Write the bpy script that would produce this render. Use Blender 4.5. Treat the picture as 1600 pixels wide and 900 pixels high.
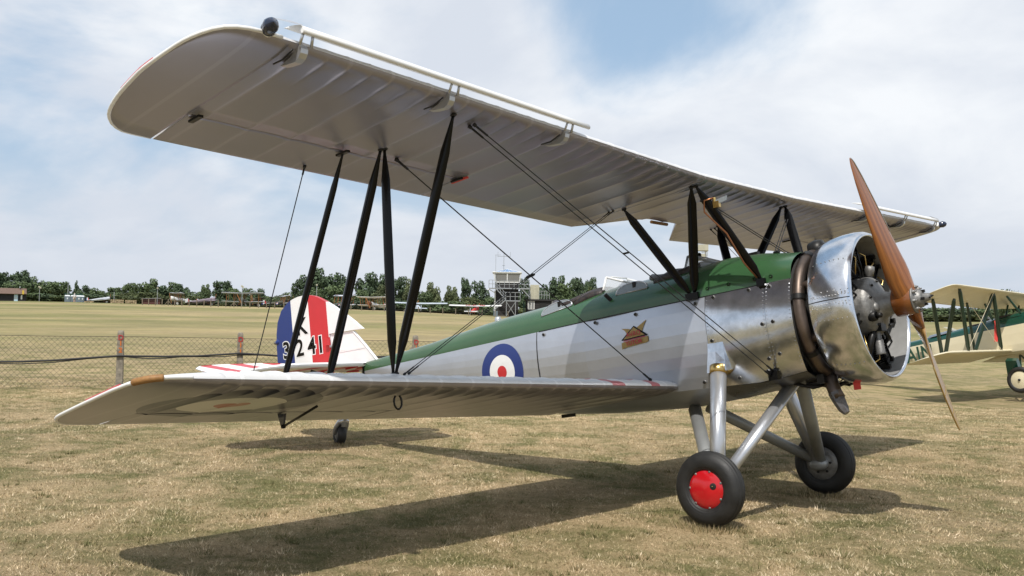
import bpy, bmesh, math, random
import numpy as np
from mathutils import Vector, Matrix
random.seed(7); RNG = np.random.default_rng(11)
for o in list(bpy.data.objects): bpy.data.objects.remove(o)
SC = bpy.context.scene
COL = SC.collection
PI = math.pi
R = math.radians

# ------------------------------------------------------------------ camera
CAM = Vector((4.38165, -7.52023, 1.48613))
RT = Vector((0.74992129, 0.6613344, 0.0159645)); UP = Vector((0.01387815, -0.03985548, 0.99910907)); FW = Vector((-0.66138147, 0.74903161, 0.03906657))
FPX = 1508.85
cam = bpy.data.cameras.new("camera"); camo = bpy.data.objects.new("camera", cam); COL.objects.link(camo)
m3 = Matrix((RT, UP, -FW)).transposed()
camo.matrix_world = Matrix.Translation(CAM) @ m3.to_4x4()
cam.sensor_width = 36.0; cam.lens = FPX / 1600 * 36; cam.clip_start = 0.1; cam.clip_end = 9000
SC.camera = camo

# ------------------------------------------------------------------ light, sky
SUN_AZ, SUN_EL = R(-66), R(57)
sdir = Vector((math.cos(SUN_AZ) * math.cos(SUN_EL), math.sin(SUN_AZ) * math.cos(SUN_EL), math.sin(SUN_EL)))
sl = bpy.data.lights.new("sun", 'SUN'); so = bpy.data.objects.new("sun", sl); COL.objects.link(so)
sl.energy = 4.3; sl.angle = R(0.6); sl.color = (1.0, 0.955, 0.89)
so.rotation_euler = sdir.to_track_quat('Z', 'Y').to_euler(); so.location = (20, -40, 60)
SC.view_settings.view_transform = 'Standard'; SC.view_settings.look = 'None'
SC.view_settings.exposure = 0.0; SC.view_settings.gamma = 1.0
W = bpy.data.worlds.new("World"); SC.world = W; W.use_nodes = True
SKY_STRENGTH = 0.1
def build_world():
    nt = W.node_tree; nt.nodes.clear(); N = nt.nodes.new; L = nt.links.new
    out = N('ShaderNodeOutputWorld'); bg = N('ShaderNodeBackground'); bg.inputs[1].default_value = SKY_STRENGTH
    L(bg.outputs[0], out.inputs[0])
    sky = N('ShaderNodeTexSky'); sky.sky_type = 'NISHITA'; sky.sun_disc = False
    sky.sun_elevation = SUN_EL; sky.sun_rotation = PI / 2 - SUN_AZ; sky.air_density = 1.0; sky.dust_density = 2.0; sky.ozone_density = 1.0
    tc = N('ShaderNodeTexCoord')
    sep = N('ShaderNodeSeparateXYZ'); L(tc.outputs['Generated'], sep.inputs[0])
    # cloud layer: the direction laid onto a flat deck overhead
    zc = N('ShaderNodeMath'); zc.operation = 'MAXIMUM'; zc.inputs[1].default_value = 0.0; L(sep.outputs[2], zc.inputs[0])
    za = N('ShaderNodeMath'); za.operation = 'ADD'; za.inputs[1].default_value = 0.30; L(zc.outputs[0], za.inputs[0])
    dv = N('ShaderNodeVectorMath'); dv.operation = 'DIVIDE'
    cz = N('ShaderNodeCombineXYZ')
    for i in range(3): L(za.outputs[0], cz.inputs[i])
    L(tc.outputs['Generated'], dv.inputs[0]); L(cz.outputs[0], dv.inputs[1])
    mp = N('ShaderNodeMapping'); L(dv.outputs[0], mp.inputs[0]); mp.inputs['Location'].default_value = CLOUD_OFF
    mp.inputs['Scale'].default_value = (1, 1, 0.8)
    n1 = N('ShaderNodeTexNoise'); n1.inputs['Scale'].default_value = 1.15; n1.inputs['Detail'].default_value = 9; n1.inputs['Roughness'].default_value = 0.52
    n1.inputs['Distortion'].default_value = 0.35; L(mp.outputs[0], n1.inputs['Vector'])
    cr = N('ShaderNodeValToRGB'); cr.color_ramp.elements[0].position = 0.385; cr.color_ramp.elements[1].position = 0.525
    cr.color_ramp.interpolation = 'EASE'
    L(n1.outputs[0], cr.inputs[0])
    # white and grey inside the cloud
    mp2 = N('ShaderNodeMapping'); L(dv.outputs[0], mp2.inputs[0]); mp2.inputs['Location'].default_value = (CLOUD_OFF[0] + 3.1, CLOUD_OFF[1] - 1.7, 0.3); mp2.inputs['Scale'].default_value = (1, 1, 1)
    n2 = N('ShaderNodeTexNoise'); n2.inputs['Scale'].default_value = 1.5; n2.inputs['Detail'].default_value = 8; n2.inputs['Roughness'].default_value = 0.55
    n2.inputs['Distortion'].default_value = 0.3
    L(mp2.outputs[0], n2.inputs['Vector'])
    c2 = N('ShaderNodeValToRGB'); e = c2.color_ramp.elements
    e[0].position = 0.40; e[0].color = (7.25, 7.7, 8.5, 1); e[1].position = 0.60; e[1].color = (9.7, 9.9, 10.15, 1)
    L(n2.outputs[0], c2.inputs[0])
    # clear sky paled by summer haze
    hz = N('ShaderNodeMix'); hz.data_type = 'RGBA'; hz.inputs[0].default_value = 0.6
    hz.inputs[7].default_value = (5.0, 7.05, 9.4, 1); L(sky.outputs[0], hz.inputs[6])
    mx = N('ShaderNodeMix'); mx.data_type = 'RGBA'
    amt = N('ShaderNodeMath'); amt.operation = 'MULTIPLY'; amt.inputs[1].default_value = 0.93; L(cr.outputs[0], amt.inputs[0])
    L(amt.outputs[0], mx.inputs[0]); L(hz.outputs[2], mx.inputs[6]); L(c2.outputs[0], mx.inputs[7])
    # pale band towards the horizon
    hr = N('ShaderNodeMapRange'); hr.inputs[1].default_value = 0.0; hr.inputs[2].default_value = 0.22; hr.inputs[3].default_value = 0.85; hr.inputs[4].default_value = 0.0
    hr.interpolation_type = 'SMOOTHSTEP'
    L(sep.outputs[2], hr.inputs[0])
    m2 = N('ShaderNodeMix'); m2.data_type = 'RGBA'; L(hr.outputs[0], m2.inputs[0]); L(mx.outputs[2], m2.inputs[6]); m2.inputs[7].default_value = (6.7, 7.2, 8.05, 1)
    L(m2.outputs[2], bg.inputs[0])
CLOUD_OFF = (4.66, 10.07, 2.95)
build_world()

# ------------------------------------------------------------------ mesh helpers
class MB:
    def __init__(s, xf=None): s.v = []; s.f = []; s.mi = []; s.sm = []; s.uv = {}; s.xf = xf
    def vert(s, p):
        s.v.append(tuple(p)); return len(s.v) - 1
    def face(s, idx, m=0, smooth=False):
        s.f.append(tuple(idx)); s.mi.append(m); s.sm.append(smooth)
    def box(s, c, d, rot=None, m=0, taper=1.0):
        c = Vector(c); ids = []
        for z in (-1, 1):
            k = taper if z > 0 else 1
            for x, y in ((-1, -1), (1, -1), (1, 1), (-1, 1)):
                p = Vector((x * d[0] / 2 * k, y * d[1] / 2 * k, z * d[2] / 2))
                if rot is not None: p = rot @ p
                ids.append(s.vert(c + p))
        a = ids
        for q in ((a[3], a[2], a[1], a[0]), (a[4], a[5], a[6], a[7]), (a[0], a[1], a[5], a[4]), (a[1], a[2], a[6], a[5]), (a[2], a[3], a[7], a[6]), (a[3], a[0], a[4], a[7])): s.face(q, m)
        return s
    def bar(s, p0, p1, w, h=None, m=0):
        p0 = Vector(p0); p1 = Vector(p1); d = p1 - p0
        q = d.to_track_quat('X', 'Z').to_matrix()
        return s.box((p0 + p1) / 2, (d.length, w, h or w), q, m)
    def rings(s, rings, m=0, smooth=True, closed=True, caps=True, mfun=None):
        idx = [[s.vert(p) for p in r] for r in rings]; n = len(idx[0])
        for i in range(len(idx) - 1):
            for j in range(n if closed else n - 1):
                k = (j + 1) % n
                s.face((idx[i][j], idx[i][k], idx[i + 1][k], idx[i + 1][j]), mfun(i, j) if mfun else m, smooth)
        if caps:
            s.face(idx[0][::-1], m); s.face(idx[-1], m)
        return idx
    def tube(s, pts, r, n=8, m=0, caps=True, smooth=True, aspect=1.0, ref=None):
        pts = [Vector(p) for p in pts]; rr = r if hasattr(r, '__len__') else [r] * len(pts)
        rings = []; prev = None
        for i, p in enumerate(pts):
            t = (pts[min(i + 1, len(pts) - 1)] - pts[max(i - 1, 0)]).normalized()
            if prev is None:
                a = Vector(ref) if ref is not None else (Vector((0, 0, 1)) if abs(t.z) < .9 else Vector((1, 0, 0)))
            else: a = prev
            a = (a - t * a.dot(t)).normalized(); b = t.cross(a); prev = a
            rings.append([p + (a * math.cos(2 * PI * k / n) + b * math.sin(2 * PI * k / n) * aspect) * rr[i] for k in range(n)])
        s.rings(rings, m, smooth, True, caps); return s
    def lathe(s, prof, o, ax, n=32, m=0, smooth=True, a0=0, a1=2 * PI, caps=False, ref=None):
        o = Vector(o); ax = Vector(ax).normalized(); a = Vector(ref) if ref else (Vector((0, 0, 1)) if abs(ax.z) < .9 else Vector((1, 0, 0)))
        a = (a - ax * a.dot(ax)).normalized(); b = ax.cross(a); full = abs(a1 - a0 - 2 * PI) < 1e-6
        nn = n if full else n + 1; rows = []
        for x, r in prof:
            rows.append([o + ax * x + (a * math.cos(a0 + (a1 - a0) * k / n) + b * math.sin(a0 + (a1 - a0) * k / n)) * max(r, 1e-4) for k in range(nn)])
        s.rings(rows, m, smooth, full, caps); return s
    def prism(s, pts, d, m=0):          # polygon pts extruded along vector d
        d = Vector(d); a = [s.vert(Vector(p)) for p in pts]; b = [s.vert(Vector(p) + d) for p in pts]; n = len(a)
        s.face(a[::-1], m); s.face(b, m)
        for i in range(n): s.face((a[i], a[(i + 1) % n], b[(i + 1) % n], b[i]), m)
        return s
    def ball(s, c, r, n=12, m=0, sq=(1, 1, 1)):
        c = Vector(c); rings = []
        for i in range(1, n // 2):
            t = PI * i / (n // 2)
            rings.append([c + Vector((math.sin(t) * math.cos(2 * PI * j / n) * r * sq[0], math.sin(t) * math.sin(2 * PI * j / n) * r * sq[1], -math.cos(t) * r * sq[2])) for j in range(n)])
        s.rings(rings, m, True, True, True); return s
    def mesh(s, name, mats):
        me = bpy.data.meshes.new(name)
        v = s.v if s.xf is None else [tuple(s.xf(p)) for p in s.v]
        me.from_pydata(v, [], s.f)
        for mt in (mats if isinstance(mats, (list, tuple)) else [mats]): me.materials.append(mt)
        me.polygons.foreach_set('material_index', s.mi); me.polygons.foreach_set('use_smooth', s.sm)
        if s.uv:
            ul = me.uv_layers.new(name='UVMap'); d = np.zeros((len(me.loops), 2), np.float32)
            li = np.zeros(len(me.loops), np.int32); me.loops.foreach_get('vertex_index', li)
            a = np.array([s.uv.get(i, (0, 0)) for i in range(len(s.v))], np.float32)
            d[:] = a[li]; ul.data.foreach_set('uv', d.ravel())
        me.update(); return me
def link(name, me, parent=None, label=None, cat=None, group=None, kind=None, loc=None):
    o = bpy.data.objects.new(name, me); COL.objects.link(o)
    if parent is not None: o.parent = parent
    if loc is not None: o.location = loc
    if label: o['label'] = label
    if cat: o['category'] = cat
    if group: o['group'] = group
    if kind: o['kind'] = kind
    return o
def obj(name, mb, mats, parent=None, **k): return link(name, mb.mesh(name, mats), parent, **k)
def fixn(o):
    bm = bmesh.new(); bm.from_mesh(o.data); bmesh.ops.recalc_face_normals(bm, faces=bm.faces); bm.to_mesh(o.data); bm.free(); return o
def thing(name, label, cat, loc=(0, 0, 0), rotz=0, group=None):
    o = link(name, None, None, label, cat, group, None, loc); o.rotation_euler = (0, 0, rotz); return o
def copy_tree(o, parent=None):
    c = o.copy(); COL.objects.link(c)
    if parent is not None: c.parent = parent
    for ch in list(o.children): copy_tree(ch, c)
    return c
def text_mesh(txt, size, depth=0.002, bold=0.0, space=1.0):
    cu = bpy.data.curves.new('lettering', 'FONT'); cu.body = txt; cu.size = size; cu.extrude = depth; cu.offset = bold; cu.space_character = space
    cu.align_x = 'CENTER'; cu.align_y = 'CENTER'; cu.resolution_u = 4
    to = bpy.data.objects.new('lettering', cu); COL.objects.link(to)
    dg = bpy.context.evaluated_depsgraph_get(); dg.update()
    me = bpy.data.meshes.new_from_object(to.evaluated_get(dg)); bpy.data.objects.remove(to); return me
def text(txt, o, ex, ey, size, mat, parent, name='lettering', depth=0.002, bold=0.0, xf=None, stretch=(1, 1), space=1.0):
    me = text_mesh(txt, size, depth, bold, space); ex = Vector(ex).normalized(); ey = Vector(ey).normalized(); ez = ex.cross(ey); o = Vector(o)
    for v in me.vertices:
        p = o + ex * v.co.x * stretch[0] + ey * v.co.y * stretch[1] + ez * v.co.z
        v.co = xf(p) if xf else p
    me.materials.clear(); me.materials.append(mat); me.update(); return link(name, me, parent)

# ------------------------------------------------------------------ materials
def mat(name, col, rough=0.5, metal=0.0, var=0.0, vs=6.0, bump=0.0, bs=40.0, coat=0.0, dark=None, trans=0.0, alpha=1.0, detail=4, spec=None, stretch=None, bdist=0.01):
    m = bpy.data.materials.new(name); m.use_nodes = True; nt = m.node_tree; b = nt.nodes['Principled BSDF']; N = nt.nodes.new; L = nt.links.new
    b.inputs['Base Color'].default_value = (*col, 1); b.inputs['Roughness'].default_value = rough; b.inputs['Metallic'].default_value = metal
    b.inputs['Coat Weight'].default_value = coat; b.inputs['Coat Roughness'].default_value = 0.08
    if spec is not None: b.inputs['Specular IOR Level'].default_value = spec
    if trans: b.inputs['Transmission Weight'].default_value = trans
    if alpha < 1: b.inputs['Alpha'].default_value = alpha
    if var or bump:
        tc = N('ShaderNodeTexCoord'); vec = tc.outputs['Object']
        if stretch:
            mp = N('ShaderNodeMapping'); mp.inputs['Scale'].default_value = stretch; L(vec, mp.inputs[0]); vec = mp.outputs[0]
        if var:
            n = N('ShaderNodeTexNoise'); n.inputs['Scale'].default_value = vs; n.inputs['Detail'].default_value = detail; n.inputs['Roughness'].default_value = .6; L(vec, n.inputs['Vector'])
            r = N('ShaderNodeValToRGB'); d = dark or tuple(c * (1 - var) for c in col); r.color_ramp.elements[0].color = (*d, 1); r.color_ramp.elements[1].color = (*[min(1, c * (1 + var * .4)) for c in col], 1)
            r.color_ramp.elements[0].position = .3; r.color_ramp.elements[1].position = .7
            L(n.outputs[0], r.inputs[0]); L(r.outputs[0], b.inputs['Base Color'])
            rr = N('ShaderNodeMapRange'); rr.inputs[3].default_value = max(0.02, rough * (1 - var * .5)); rr.inputs[4].default_value = min(1, rough * (1 + var * .5)); L(n.outputs[0], rr.inputs[0]); L(rr.outputs[0], b.inputs['Roughness'])
        if bump:
            n2 = N('ShaderNodeTexNoise'); n2.inputs['Scale'].default_value = bs; n2.inputs['Detail'].default_value = 3; L(vec, n2.inputs['Vector'])
            bp = N('ShaderNodeBump'); bp.inputs['Strength'].default_value = bump; bp.inputs['Distance'].default_value = bdist; L(n2.outputs[0], bp.inputs['Height']); L(bp.outputs[0], b.inputs['Normal'])
    return m
M = {}
M['silver'] = mat('silver_dope', (.52, .545, .60), .34, .72, var=.10, vs=2.2, bump=.06, bs=14)
M['silver_leg'] = mat('silver_paint', (.52, .53, .55), .3, .7, var=.08, vs=9, bump=.03, bs=60)
M['grey_leg'] = mat('grey_paint', (.30, .31, .31), .42, .35, var=.12, vs=9)
M['green'] = mat('green_dope', (.034, .094, .036), .24, 0, var=.14, vs=3, coat=.3, bump=.03, bs=9)
M['polish'] = mat('polished_aluminium', (.71, .735, .78), .19, 1.0, var=.26, vs=9, bump=.13, bs=4.5, bdist=.02)
M['polish_dull'] = mat('dull_aluminium', (.42, .42, .43), .28, 1.0, var=.2, vs=10, bump=.06, bs=8)
M['black'] = mat('black_gloss_paint', (.003, .003, .0035), .17, 0, spec=.22)
M['wire'] = mat('black_wire', (.012, .012, .013), .4, .3)
M['white'] = mat('white_paint', (.78, .78, .77), .35, var=.05, vs=5)
M['red'] = mat('red_paint', (.52, .022, .03), .35, var=.06, vs=6, coat=.1)
M['hubred'] = mat('gloss_red_paint', (.50, .008, .014), .18, coat=.4, var=.06, vs=14)
M['blue'] = mat('blue_paint', (.012, .032, .17), .35, coat=.1)
M['tyre'] = mat('tyre_rubber', (.016, .0155, .0145), .58, var=.55, vs=11, bump=.15, bs=90)
M['brass'] = mat('brass', (.62, .43, .16), .28, 1.0, var=.15, vs=20)
M['copper'] = mat('copper_pipe', (.36, .16, .08), .38, 1.0, var=.2, vs=30)
M['exhaust'] = mat('browned_exhaust_steel', (.15, .115, .095), .45, .85, var=.5, vs=5, bump=.03, bs=30)
M['cast'] = mat('cast_aluminium', (.23, .225, .215), .5, .55, var=.35, vs=22, bump=.2, bs=70)
M['dark'] = mat('dark_engine_metal', (.016, .015, .014), .42, .5, var=.4, vs=30)
M['interior'] = mat('dark_interior', (.012, .011, .01), .8)
M['leather'] = mat('worn_brown_leather', (.035, .022, .018), .5, var=.6, vs=30, bump=.3, bs=60, dark=(.008, .007, .007))
M['glass'] = mat('clear_perspex', (.86, .9, .92), .03, 0, trans=.0, alpha=.16)
M['sidepane'] = mat('painted_sheen_perspex', (.60, .63, .66), .15, 0, alpha=.38)  # clear pane; its whitish, half opaque colour paints in the light it reflects
M['lining'] = mat('grey_cowl_lining', (.42, .42, .41), .45, .4, var=.15, vs=9)
M['perspex'] = mat('grey_perspex', (.27, .30, .32), .12, 0, alpha=.8)
M['lightglass'] = mat('dark_blue_lamp_glass', (.006, .014, .04), .06, coat=.6)
M['woodwrap'] = mat('tan_wrap', (.30, .15, .045), .6, var=.3, vs=40)
M['concrete'] = mat('weathered_concrete', (.25, .22, .175), .9, var=.55, vs=14, bump=.5, bs=60)
M['orange'] = mat('orange_stencil_paint', (.55, .14, .015), .7)
M['redstencil'] = mat('red_stencil_paint', (.36, .03, .03), .7)
M['fencewire'] = mat('weathered_wire', (.055, .05, .042), .7, .3)
M['cable'] = mat('black_cable', (.012, .012, .012), .6)
M['strap'] = mat('red_strap', (.65, .06, .05), .7)
M['bag'] = mat('grey_plastic_bag', (.10, .095, .10), .22, alpha=.85, bump=.6, bs=40)
M['goldleaf'] = mat('gold_paint', (.36, .24, .075), .45, .2, var=.15, vs=60)
M['badgered'] = mat('crimson_paint', (.45, .02, .05), .4)

def wood_mat(name, c1, c2, rough, coat):
    m = bpy.data.materials.new(name); m.use_nodes = True; nt = m.node_tree; b = nt.nodes['Principled BSDF']; N = nt.nodes.new; L = nt.links.new
    uv = N('ShaderNodeUVMap'); mp = N('ShaderNodeMapping'); mp.inputs['Scale'].default_value = (1.0, 14, 1); L(uv.outputs[0], mp.inputs[0])
    n = N('ShaderNodeTexNoise'); n.inputs['Scale'].default_value = 2.2; n.inputs['Detail'].default_value = 6; n.inputs['Distortion'].default_value = .3; L(mp.outputs[0], n.inputs['Vector'])
    w = N('ShaderNodeTexWave'); w.bands_direction = 'Y'; w.inputs['Scale'].default_value = .16; w.inputs['Distortion'].default_value = 1.6; w.inputs['Detail'].default_value = 2; L(mp.outputs[0], w.inputs['Vector'])
    mx = N('ShaderNodeMix'); mx.inputs[0].default_value = .22; L(n.outputs[0], mx.inputs[2]); L(w.outputs[0], mx.inputs[3])
    r = N('ShaderNodeValToRGB'); r.color_ramp.elements[0].color = (*c1, 1); r.color_ramp.elements[1].color = (*c2, 1); r.color_ramp.elements[0].position = .25; r.color_ramp.elements[1].position = .75
    L(mx.outputs[0], r.inputs[0]); L(r.outputs[0], b.inputs['Base Color']); b.inputs['Roughness'].default_value = rough; b.inputs['Coat Weight'].default_value = coat; b.inputs['Coat Roughness'].default_value = .12
    return m
M['mahogany'] = wood_mat('varnished_mahogany', (.15, .046, .010), (.36, .13, .031), .26, .5)
M['ashwood'] = wood_mat('varnished_ash', (.23, .12, .035), (.46, .28, .10), .3, .45)

def wing_mat(name, under, roundel=None, top=False, rays=False):
    """fabric over ribs: faint rib tapes by the sheet's own metres, and printed roundel or red rays"""
    m = bpy.data.materials.new(name); m.use_nodes = True; nt = m.node_tree; b = nt.nodes['Principled BSDF']; N = nt.nodes.new; L = nt.links.new
    def math_(op, a, c=None):
        n = N('ShaderNodeMath'); n.operation = op
        for i, x in enumerate((a, c)):
            if x is None: continue
            if hasattr(x, 'links'): L(x, n.inputs[i])
            else: n.inputs[i].default_value = x
        return n.outputs[0]
    uv = N('ShaderNodeUVMap'); sp = N('ShaderNodeSeparateXYZ'); L(uv.outputs[0], sp.inputs[0]); u, v = sp.outputs[0], sp.outputs[1]
    tc = N('ShaderNodeTexCoord'); n = N('ShaderNodeTexNoise'); n.inputs['Scale'].default_value = 1.7; n.inputs['Detail'].default_value = 6; L(tc.outputs['Object'], n.inputs['Vector'])
    base = N('ShaderNodeMix'); base.data_type = 'RGBA'; L(n.outputs[0], base.inputs[0])
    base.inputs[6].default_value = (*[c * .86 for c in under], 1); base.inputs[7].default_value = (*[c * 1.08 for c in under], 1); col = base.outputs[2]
    fr = math_('FRACT', math_('DIVIDE', u, RIB)); d = math_('ABSOLUTE', math_('SUBTRACT', fr, .5)); tape = math_('GREATER_THAN', d, .5 - .012 / RIB)
    tm = N('ShaderNodeMix'); tm.data_type = 'RGBA'; L(math_('MULTIPLY', tape, .35), tm.inputs[0]); L(col, tm.inputs[6]); tm.inputs[7].default_value = (*[min(1, c * 1.35) for c in under], 1); col = tm.outputs[2]
    met = math_('ADD', 0.0, .0 if top else .5)
    if roundel:
        yc, vc = roundel
        dx = math_('SUBTRACT', u, yc); dy = math_('SUBTRACT', v, vc); rr = math_('SQRT', math_('ADD', math_('MULTIPLY', dx, dx), math_('MULTIPLY', dy, dy)))
        for rad, c in ((.53, (.05, .055, .085)), (.315, (.55, .55, .53)), (.107, (.35, .07, .03))):  # red, white and blue dulled: shade under the wing put into the colours
            mm = N('ShaderNodeMix'); mm.data_type = 'RGBA'; L(math_('LESS_THAN', rr, rad), mm.inputs[0]); L(col, mm.inputs[6]); mm.inputs[7].default_value = (*c, 1); col = mm.outputs[2]
    if rays:
        dx = math_('SUBTRACT', u, 0.0); dy = math_('SUBTRACT', v, -1.6); an = math_('ARCTAN2', dx, dy)
        st = math_('MULTIPLY', math_('LESS_THAN', u, 1.75), math_('GREATER_THAN', math_('FRACT', math_('MULTIPLY', an, 4.3)), .72))
        mm = N('ShaderNodeMix'); mm.data_type = 'RGBA'; L(st, mm.inputs[0]); L(col, mm.inputs[6]); mm.inputs[7].default_value = (.52, .16, .17, 1); col = mm.outputs[2]
    L(col, b.inputs['Base Color']); b.inputs['Metallic'].default_value = .12 if top else .65; b.inputs['Roughness'].default_value = .42 if top else .33
    bp = N('ShaderNodeBump'); bp.inputs['Strength'].default_value = .08; bp.inputs['Distance'].default_value = .01
    n2 = N('ShaderNodeTexNoise'); n2.inputs['Scale'].default_value = 9; L(tc.outputs['Object'], n2.inputs['Vector']); L(n2.outputs[0], bp.inputs['Height']); L(bp.outputs[0], b.inputs['Normal'])
    return m
RIB = 0.29
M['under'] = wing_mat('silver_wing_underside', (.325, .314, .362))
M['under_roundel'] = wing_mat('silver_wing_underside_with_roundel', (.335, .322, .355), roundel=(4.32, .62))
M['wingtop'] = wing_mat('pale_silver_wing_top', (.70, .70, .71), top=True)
M['wingtop_rays'] = wing_mat('wing_top_with_red_rays', (.72, .72, .72), top=True, rays=True)
# ------------------------------------------------------------------ the biplane (body axes: x forward, y to port, z up; pitched nose-up on its wheels)
TH, ZT = 0.1728057, 0.9949167
CT, ST = math.cos(TH), math.sin(TH)
def B2W(p): return Vector((p[0] * CT - p[2] * ST, p[1], p[0] * ST + p[2] * CT + ZT))
def BV(p): return Vector((p[0] * CT - p[2] * ST, p[1], p[0] * ST + p[2] * CT))
CUR = [B2W]
def mb(): return MB(CUR[0])
def lerp(a, b, t): return a + (b - a) * t
def tab(t, x):
    if x <= t[0][0]: return t[0][1]
    for (a, va), (b, vb) in zip(t, t[1:]):
        if x <= b: return va + (vb - va) * (x - a) / (b - a)
    return t[-1][1]
AF_K = [0, .004, .012, .028, .055, .09, .13, .18, .25, .35, .45, .55, .65, .70, .78, .87, .94, 1.0]
AF_U = [q * .74 for q in (0, .016, .028, .043, .058, .072, .081, .089, .094, .094, .088, .077, .062, .054, .041, .025, .013, .004)]
AF_L = [0, -.012, -.020, -.027, -.032, -.034, -.034, -.034, -.032, -.028, -.024, -.020, -.015, -.012, -.009, -.006, -.004, -.003]
XU, ZU, CU, INC, DU, YC = .7554, 1.5966, 1.3724, .0666, .0438, .795
CL, DL, YR = 1.4414, .0453, .42
KLE = [(4.78, 0), (4.90, .004), (4.99, .018), (5.06, .05), (5.11, .11), (5.145, .20), (5.16, .32), (5.168, .44)]
KTE = [(4.74, 1.0), (4.90, .995), (4.97, .97), (5.03, .925), (5.085, .85), (5.125, .74), (5.15, .62), (5.168, .48)]
KLE_LOW = [(4.93, 0), (5.03, .006), (5.09, .02), (5.13, .045), (5.155, .08), (5.166, .12), (5.168, .17)]
KTE_LOW = [(4.74, 1.0), (4.90, .99), (4.98, .965), (5.05, .90), (5.095, .81), (5.12, .66), (5.145, .46), (5.168, .24)]
def dens(t, n=6):
    p = [(2 * t[0][0] - t[1][0], t[0][1])] + list(t) + [t[-1]]; out = []
    for i in range(1, len(p) - 2):
        for j in range(n):
            u = j / n; a, b, c, d = p[i - 1], p[i], p[i + 1], p[i + 2]
            out.append(tuple(.5 * (2 * b[q] + (c[q] - a[q]) * u + (2 * a[q] - 5 * b[q] + 4 * c[q] - d[q]) * u * u + (3 * b[q] - a[q] - 3 * c[q] + d[q]) * u ** 3) for q in (0, 1)))
    out.append(t[-1]); r = [out[0]]
    for q in out[1:]:
        if q[0] > r[-1][0] + 1e-5: r.append(q)
    return r
KLE, KTE, KLE_LOW, KTE_LOW = dens(KLE), dens(KTE), dens(KLE_LOW), dens(KTE_LOW)
class Wing:
    def __init__(s, x0, z0, c, yref, dihedral, inc=INC, dih_far=None, tip=5.168, le=KLE, te=KTE): s.le, s.te = le, te; s.off = 5.168 - tip; s.x0, s.z0, s.c, s.yref, s.di, s.inc, s.df = x0, z0, c, yref, dihedral, inc, dihedral if dih_far is None else dih_far
    def P(s, y, k, zz):           # zz in chords above the chord line
        d = s.di if y < 0 else s.df
        z = s.z0 + max(0, abs(y) - s.yref) * math.tan(d)
        return (s.x0 - k * s.c * math.cos(s.inc) + zz * s.c * math.sin(s.inc), y, z - k * s.c * math.sin(s.inc) + zz * s.c * math.cos(s.inc))
    def sec(s, y, k0=0., k1=1., sag=0., nose=0., tipfade=1.):
        up, lo = [], []
        ay = abs(y) + s.off; kl = tab(s.le, ay); kt = tab(s.te, ay); th = min(1, (kt - kl)) ** .9 * tab([(4.55, 1), (4.95, .62), (5.12, .42)], ay)
        ks = [k for k in AF_K if k0 < k < k1]; ks = [k0] + ks + [k1]
        for k in ks:
            zu = tab(list(zip(AF_K, AF_U)), k) * th; zl = tab(list(zip(AF_K, AF_L)), k) * th
            bump = sag * math.sin(PI * min(1, max(0, (k - .02) / .9))) ** .5 if .02 < k < .95 else 0
            nb = nose * math.exp(-((k - .085) / .06) ** 2)
            kk = kl + k * (kt - kl)
            up.append((kk, zu - bump * .7 - nb * .5)); lo.append((kk, zl + bump + nb))
        return up, lo
    def build(s, y0, y1, mats, name, parent, k0=0., k1fun=None, breaks=(), k0fun=None, hinge_round=False):
        lo_, hi_ = min(y0, y1), max(y0, y1); st = set([lo_, hi_])
        i = math.floor(lo_ / RIB) - 1
        while i * RIB < hi_ + RIB:
            for f in (0, .025, .08, .16, .25, .34, .42, .475, .5, .525, .58, .66, .75, .84, .92, .975):
                y = i * RIB + f * RIB
                if lo_ < y < hi_: st.add(y)
            i += 1
        for t in (4.8, 4.86, 4.9, 4.94, 4.97, 5.0, 5.025, 5.05, 5.07, 5.09, 5.105, 5.12, 5.132, 5.142, 5.15, 5.156, 5.161, 5.165, 5.1672):
            for sg in (-1, 1):
                if lo_ < (t - s.off) * sg < hi_: st.add((t - s.off) * sg)
        for b in breaks:
            if lo_ < b < hi_: st.add(b - .001); st.add(b + .001)
        m = mb(); rings = []; nU = None
        for y in sorted(st):
            f = (abs(y) / RIB) % 1.0; w = (4 * f * (1 - f)) ** .6; f2 = (abs(y) / RIB * 2) % 1.0; w2 = (4 * f2 * (1 - f2)) ** .45
            tipf = 0 if abs(y) + s.off > 4.74 else 1
            ka = k0fun(y) if k0fun else k0; kb = k1fun(y) if k1fun else 1.0
            up, lo = s.sec(y, ka, kb, .006 * w * tipf, .013 * w2 * tipf)
            # same count in every ring: resample by index
            n = 16; 
            def rs(L_):
                out = []
                for q in range(n + 1):
                    t = (q / n) ** (1.7 if ka < .02 else 1.0) * (len(L_) - 1); a = int(min(t, len(L_) - 2)); g = t - a
                    out.append((lerp(L_[a][0], L_[a + 1][0], g), lerp(L_[a][1], L_[a + 1][1], g)))
                return out
            up, lo = rs(up), rs(lo); nU = n
            ring = [(k, z) for k, z in up[::-1]] + [(k, z) for k, z in (lo if ka > .02 else lo[1:])]
            if kb >= .999: ring = ring[:-1] if False else ring
            rings.append((y, ring))
        pts = [[s.P(y, k, z) for k, z in r] for y, r in rings]
        idx = m.rings(pts, 0, True, True, True, mfun=lambda i, j: 0 if j < nU else 1)
        for (y, r), row in zip(rings, idx):
            for (k, z), q in zip(r, row): m.uv[q] = (abs(y), k * s.c)
        return fixn(obj(name, m, mats, parent))
UW = Wing(XU, ZU, CU, YC, DU, dih_far=.024)
LW = Wing(0, 0, CL, YR, DL, le=KLE_LOW, te=KTE_LOW)

plane = thing('biplane', 'silver biplane trainer with green top decking, red hub caps and tail number K3241', 'biplane')
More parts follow.
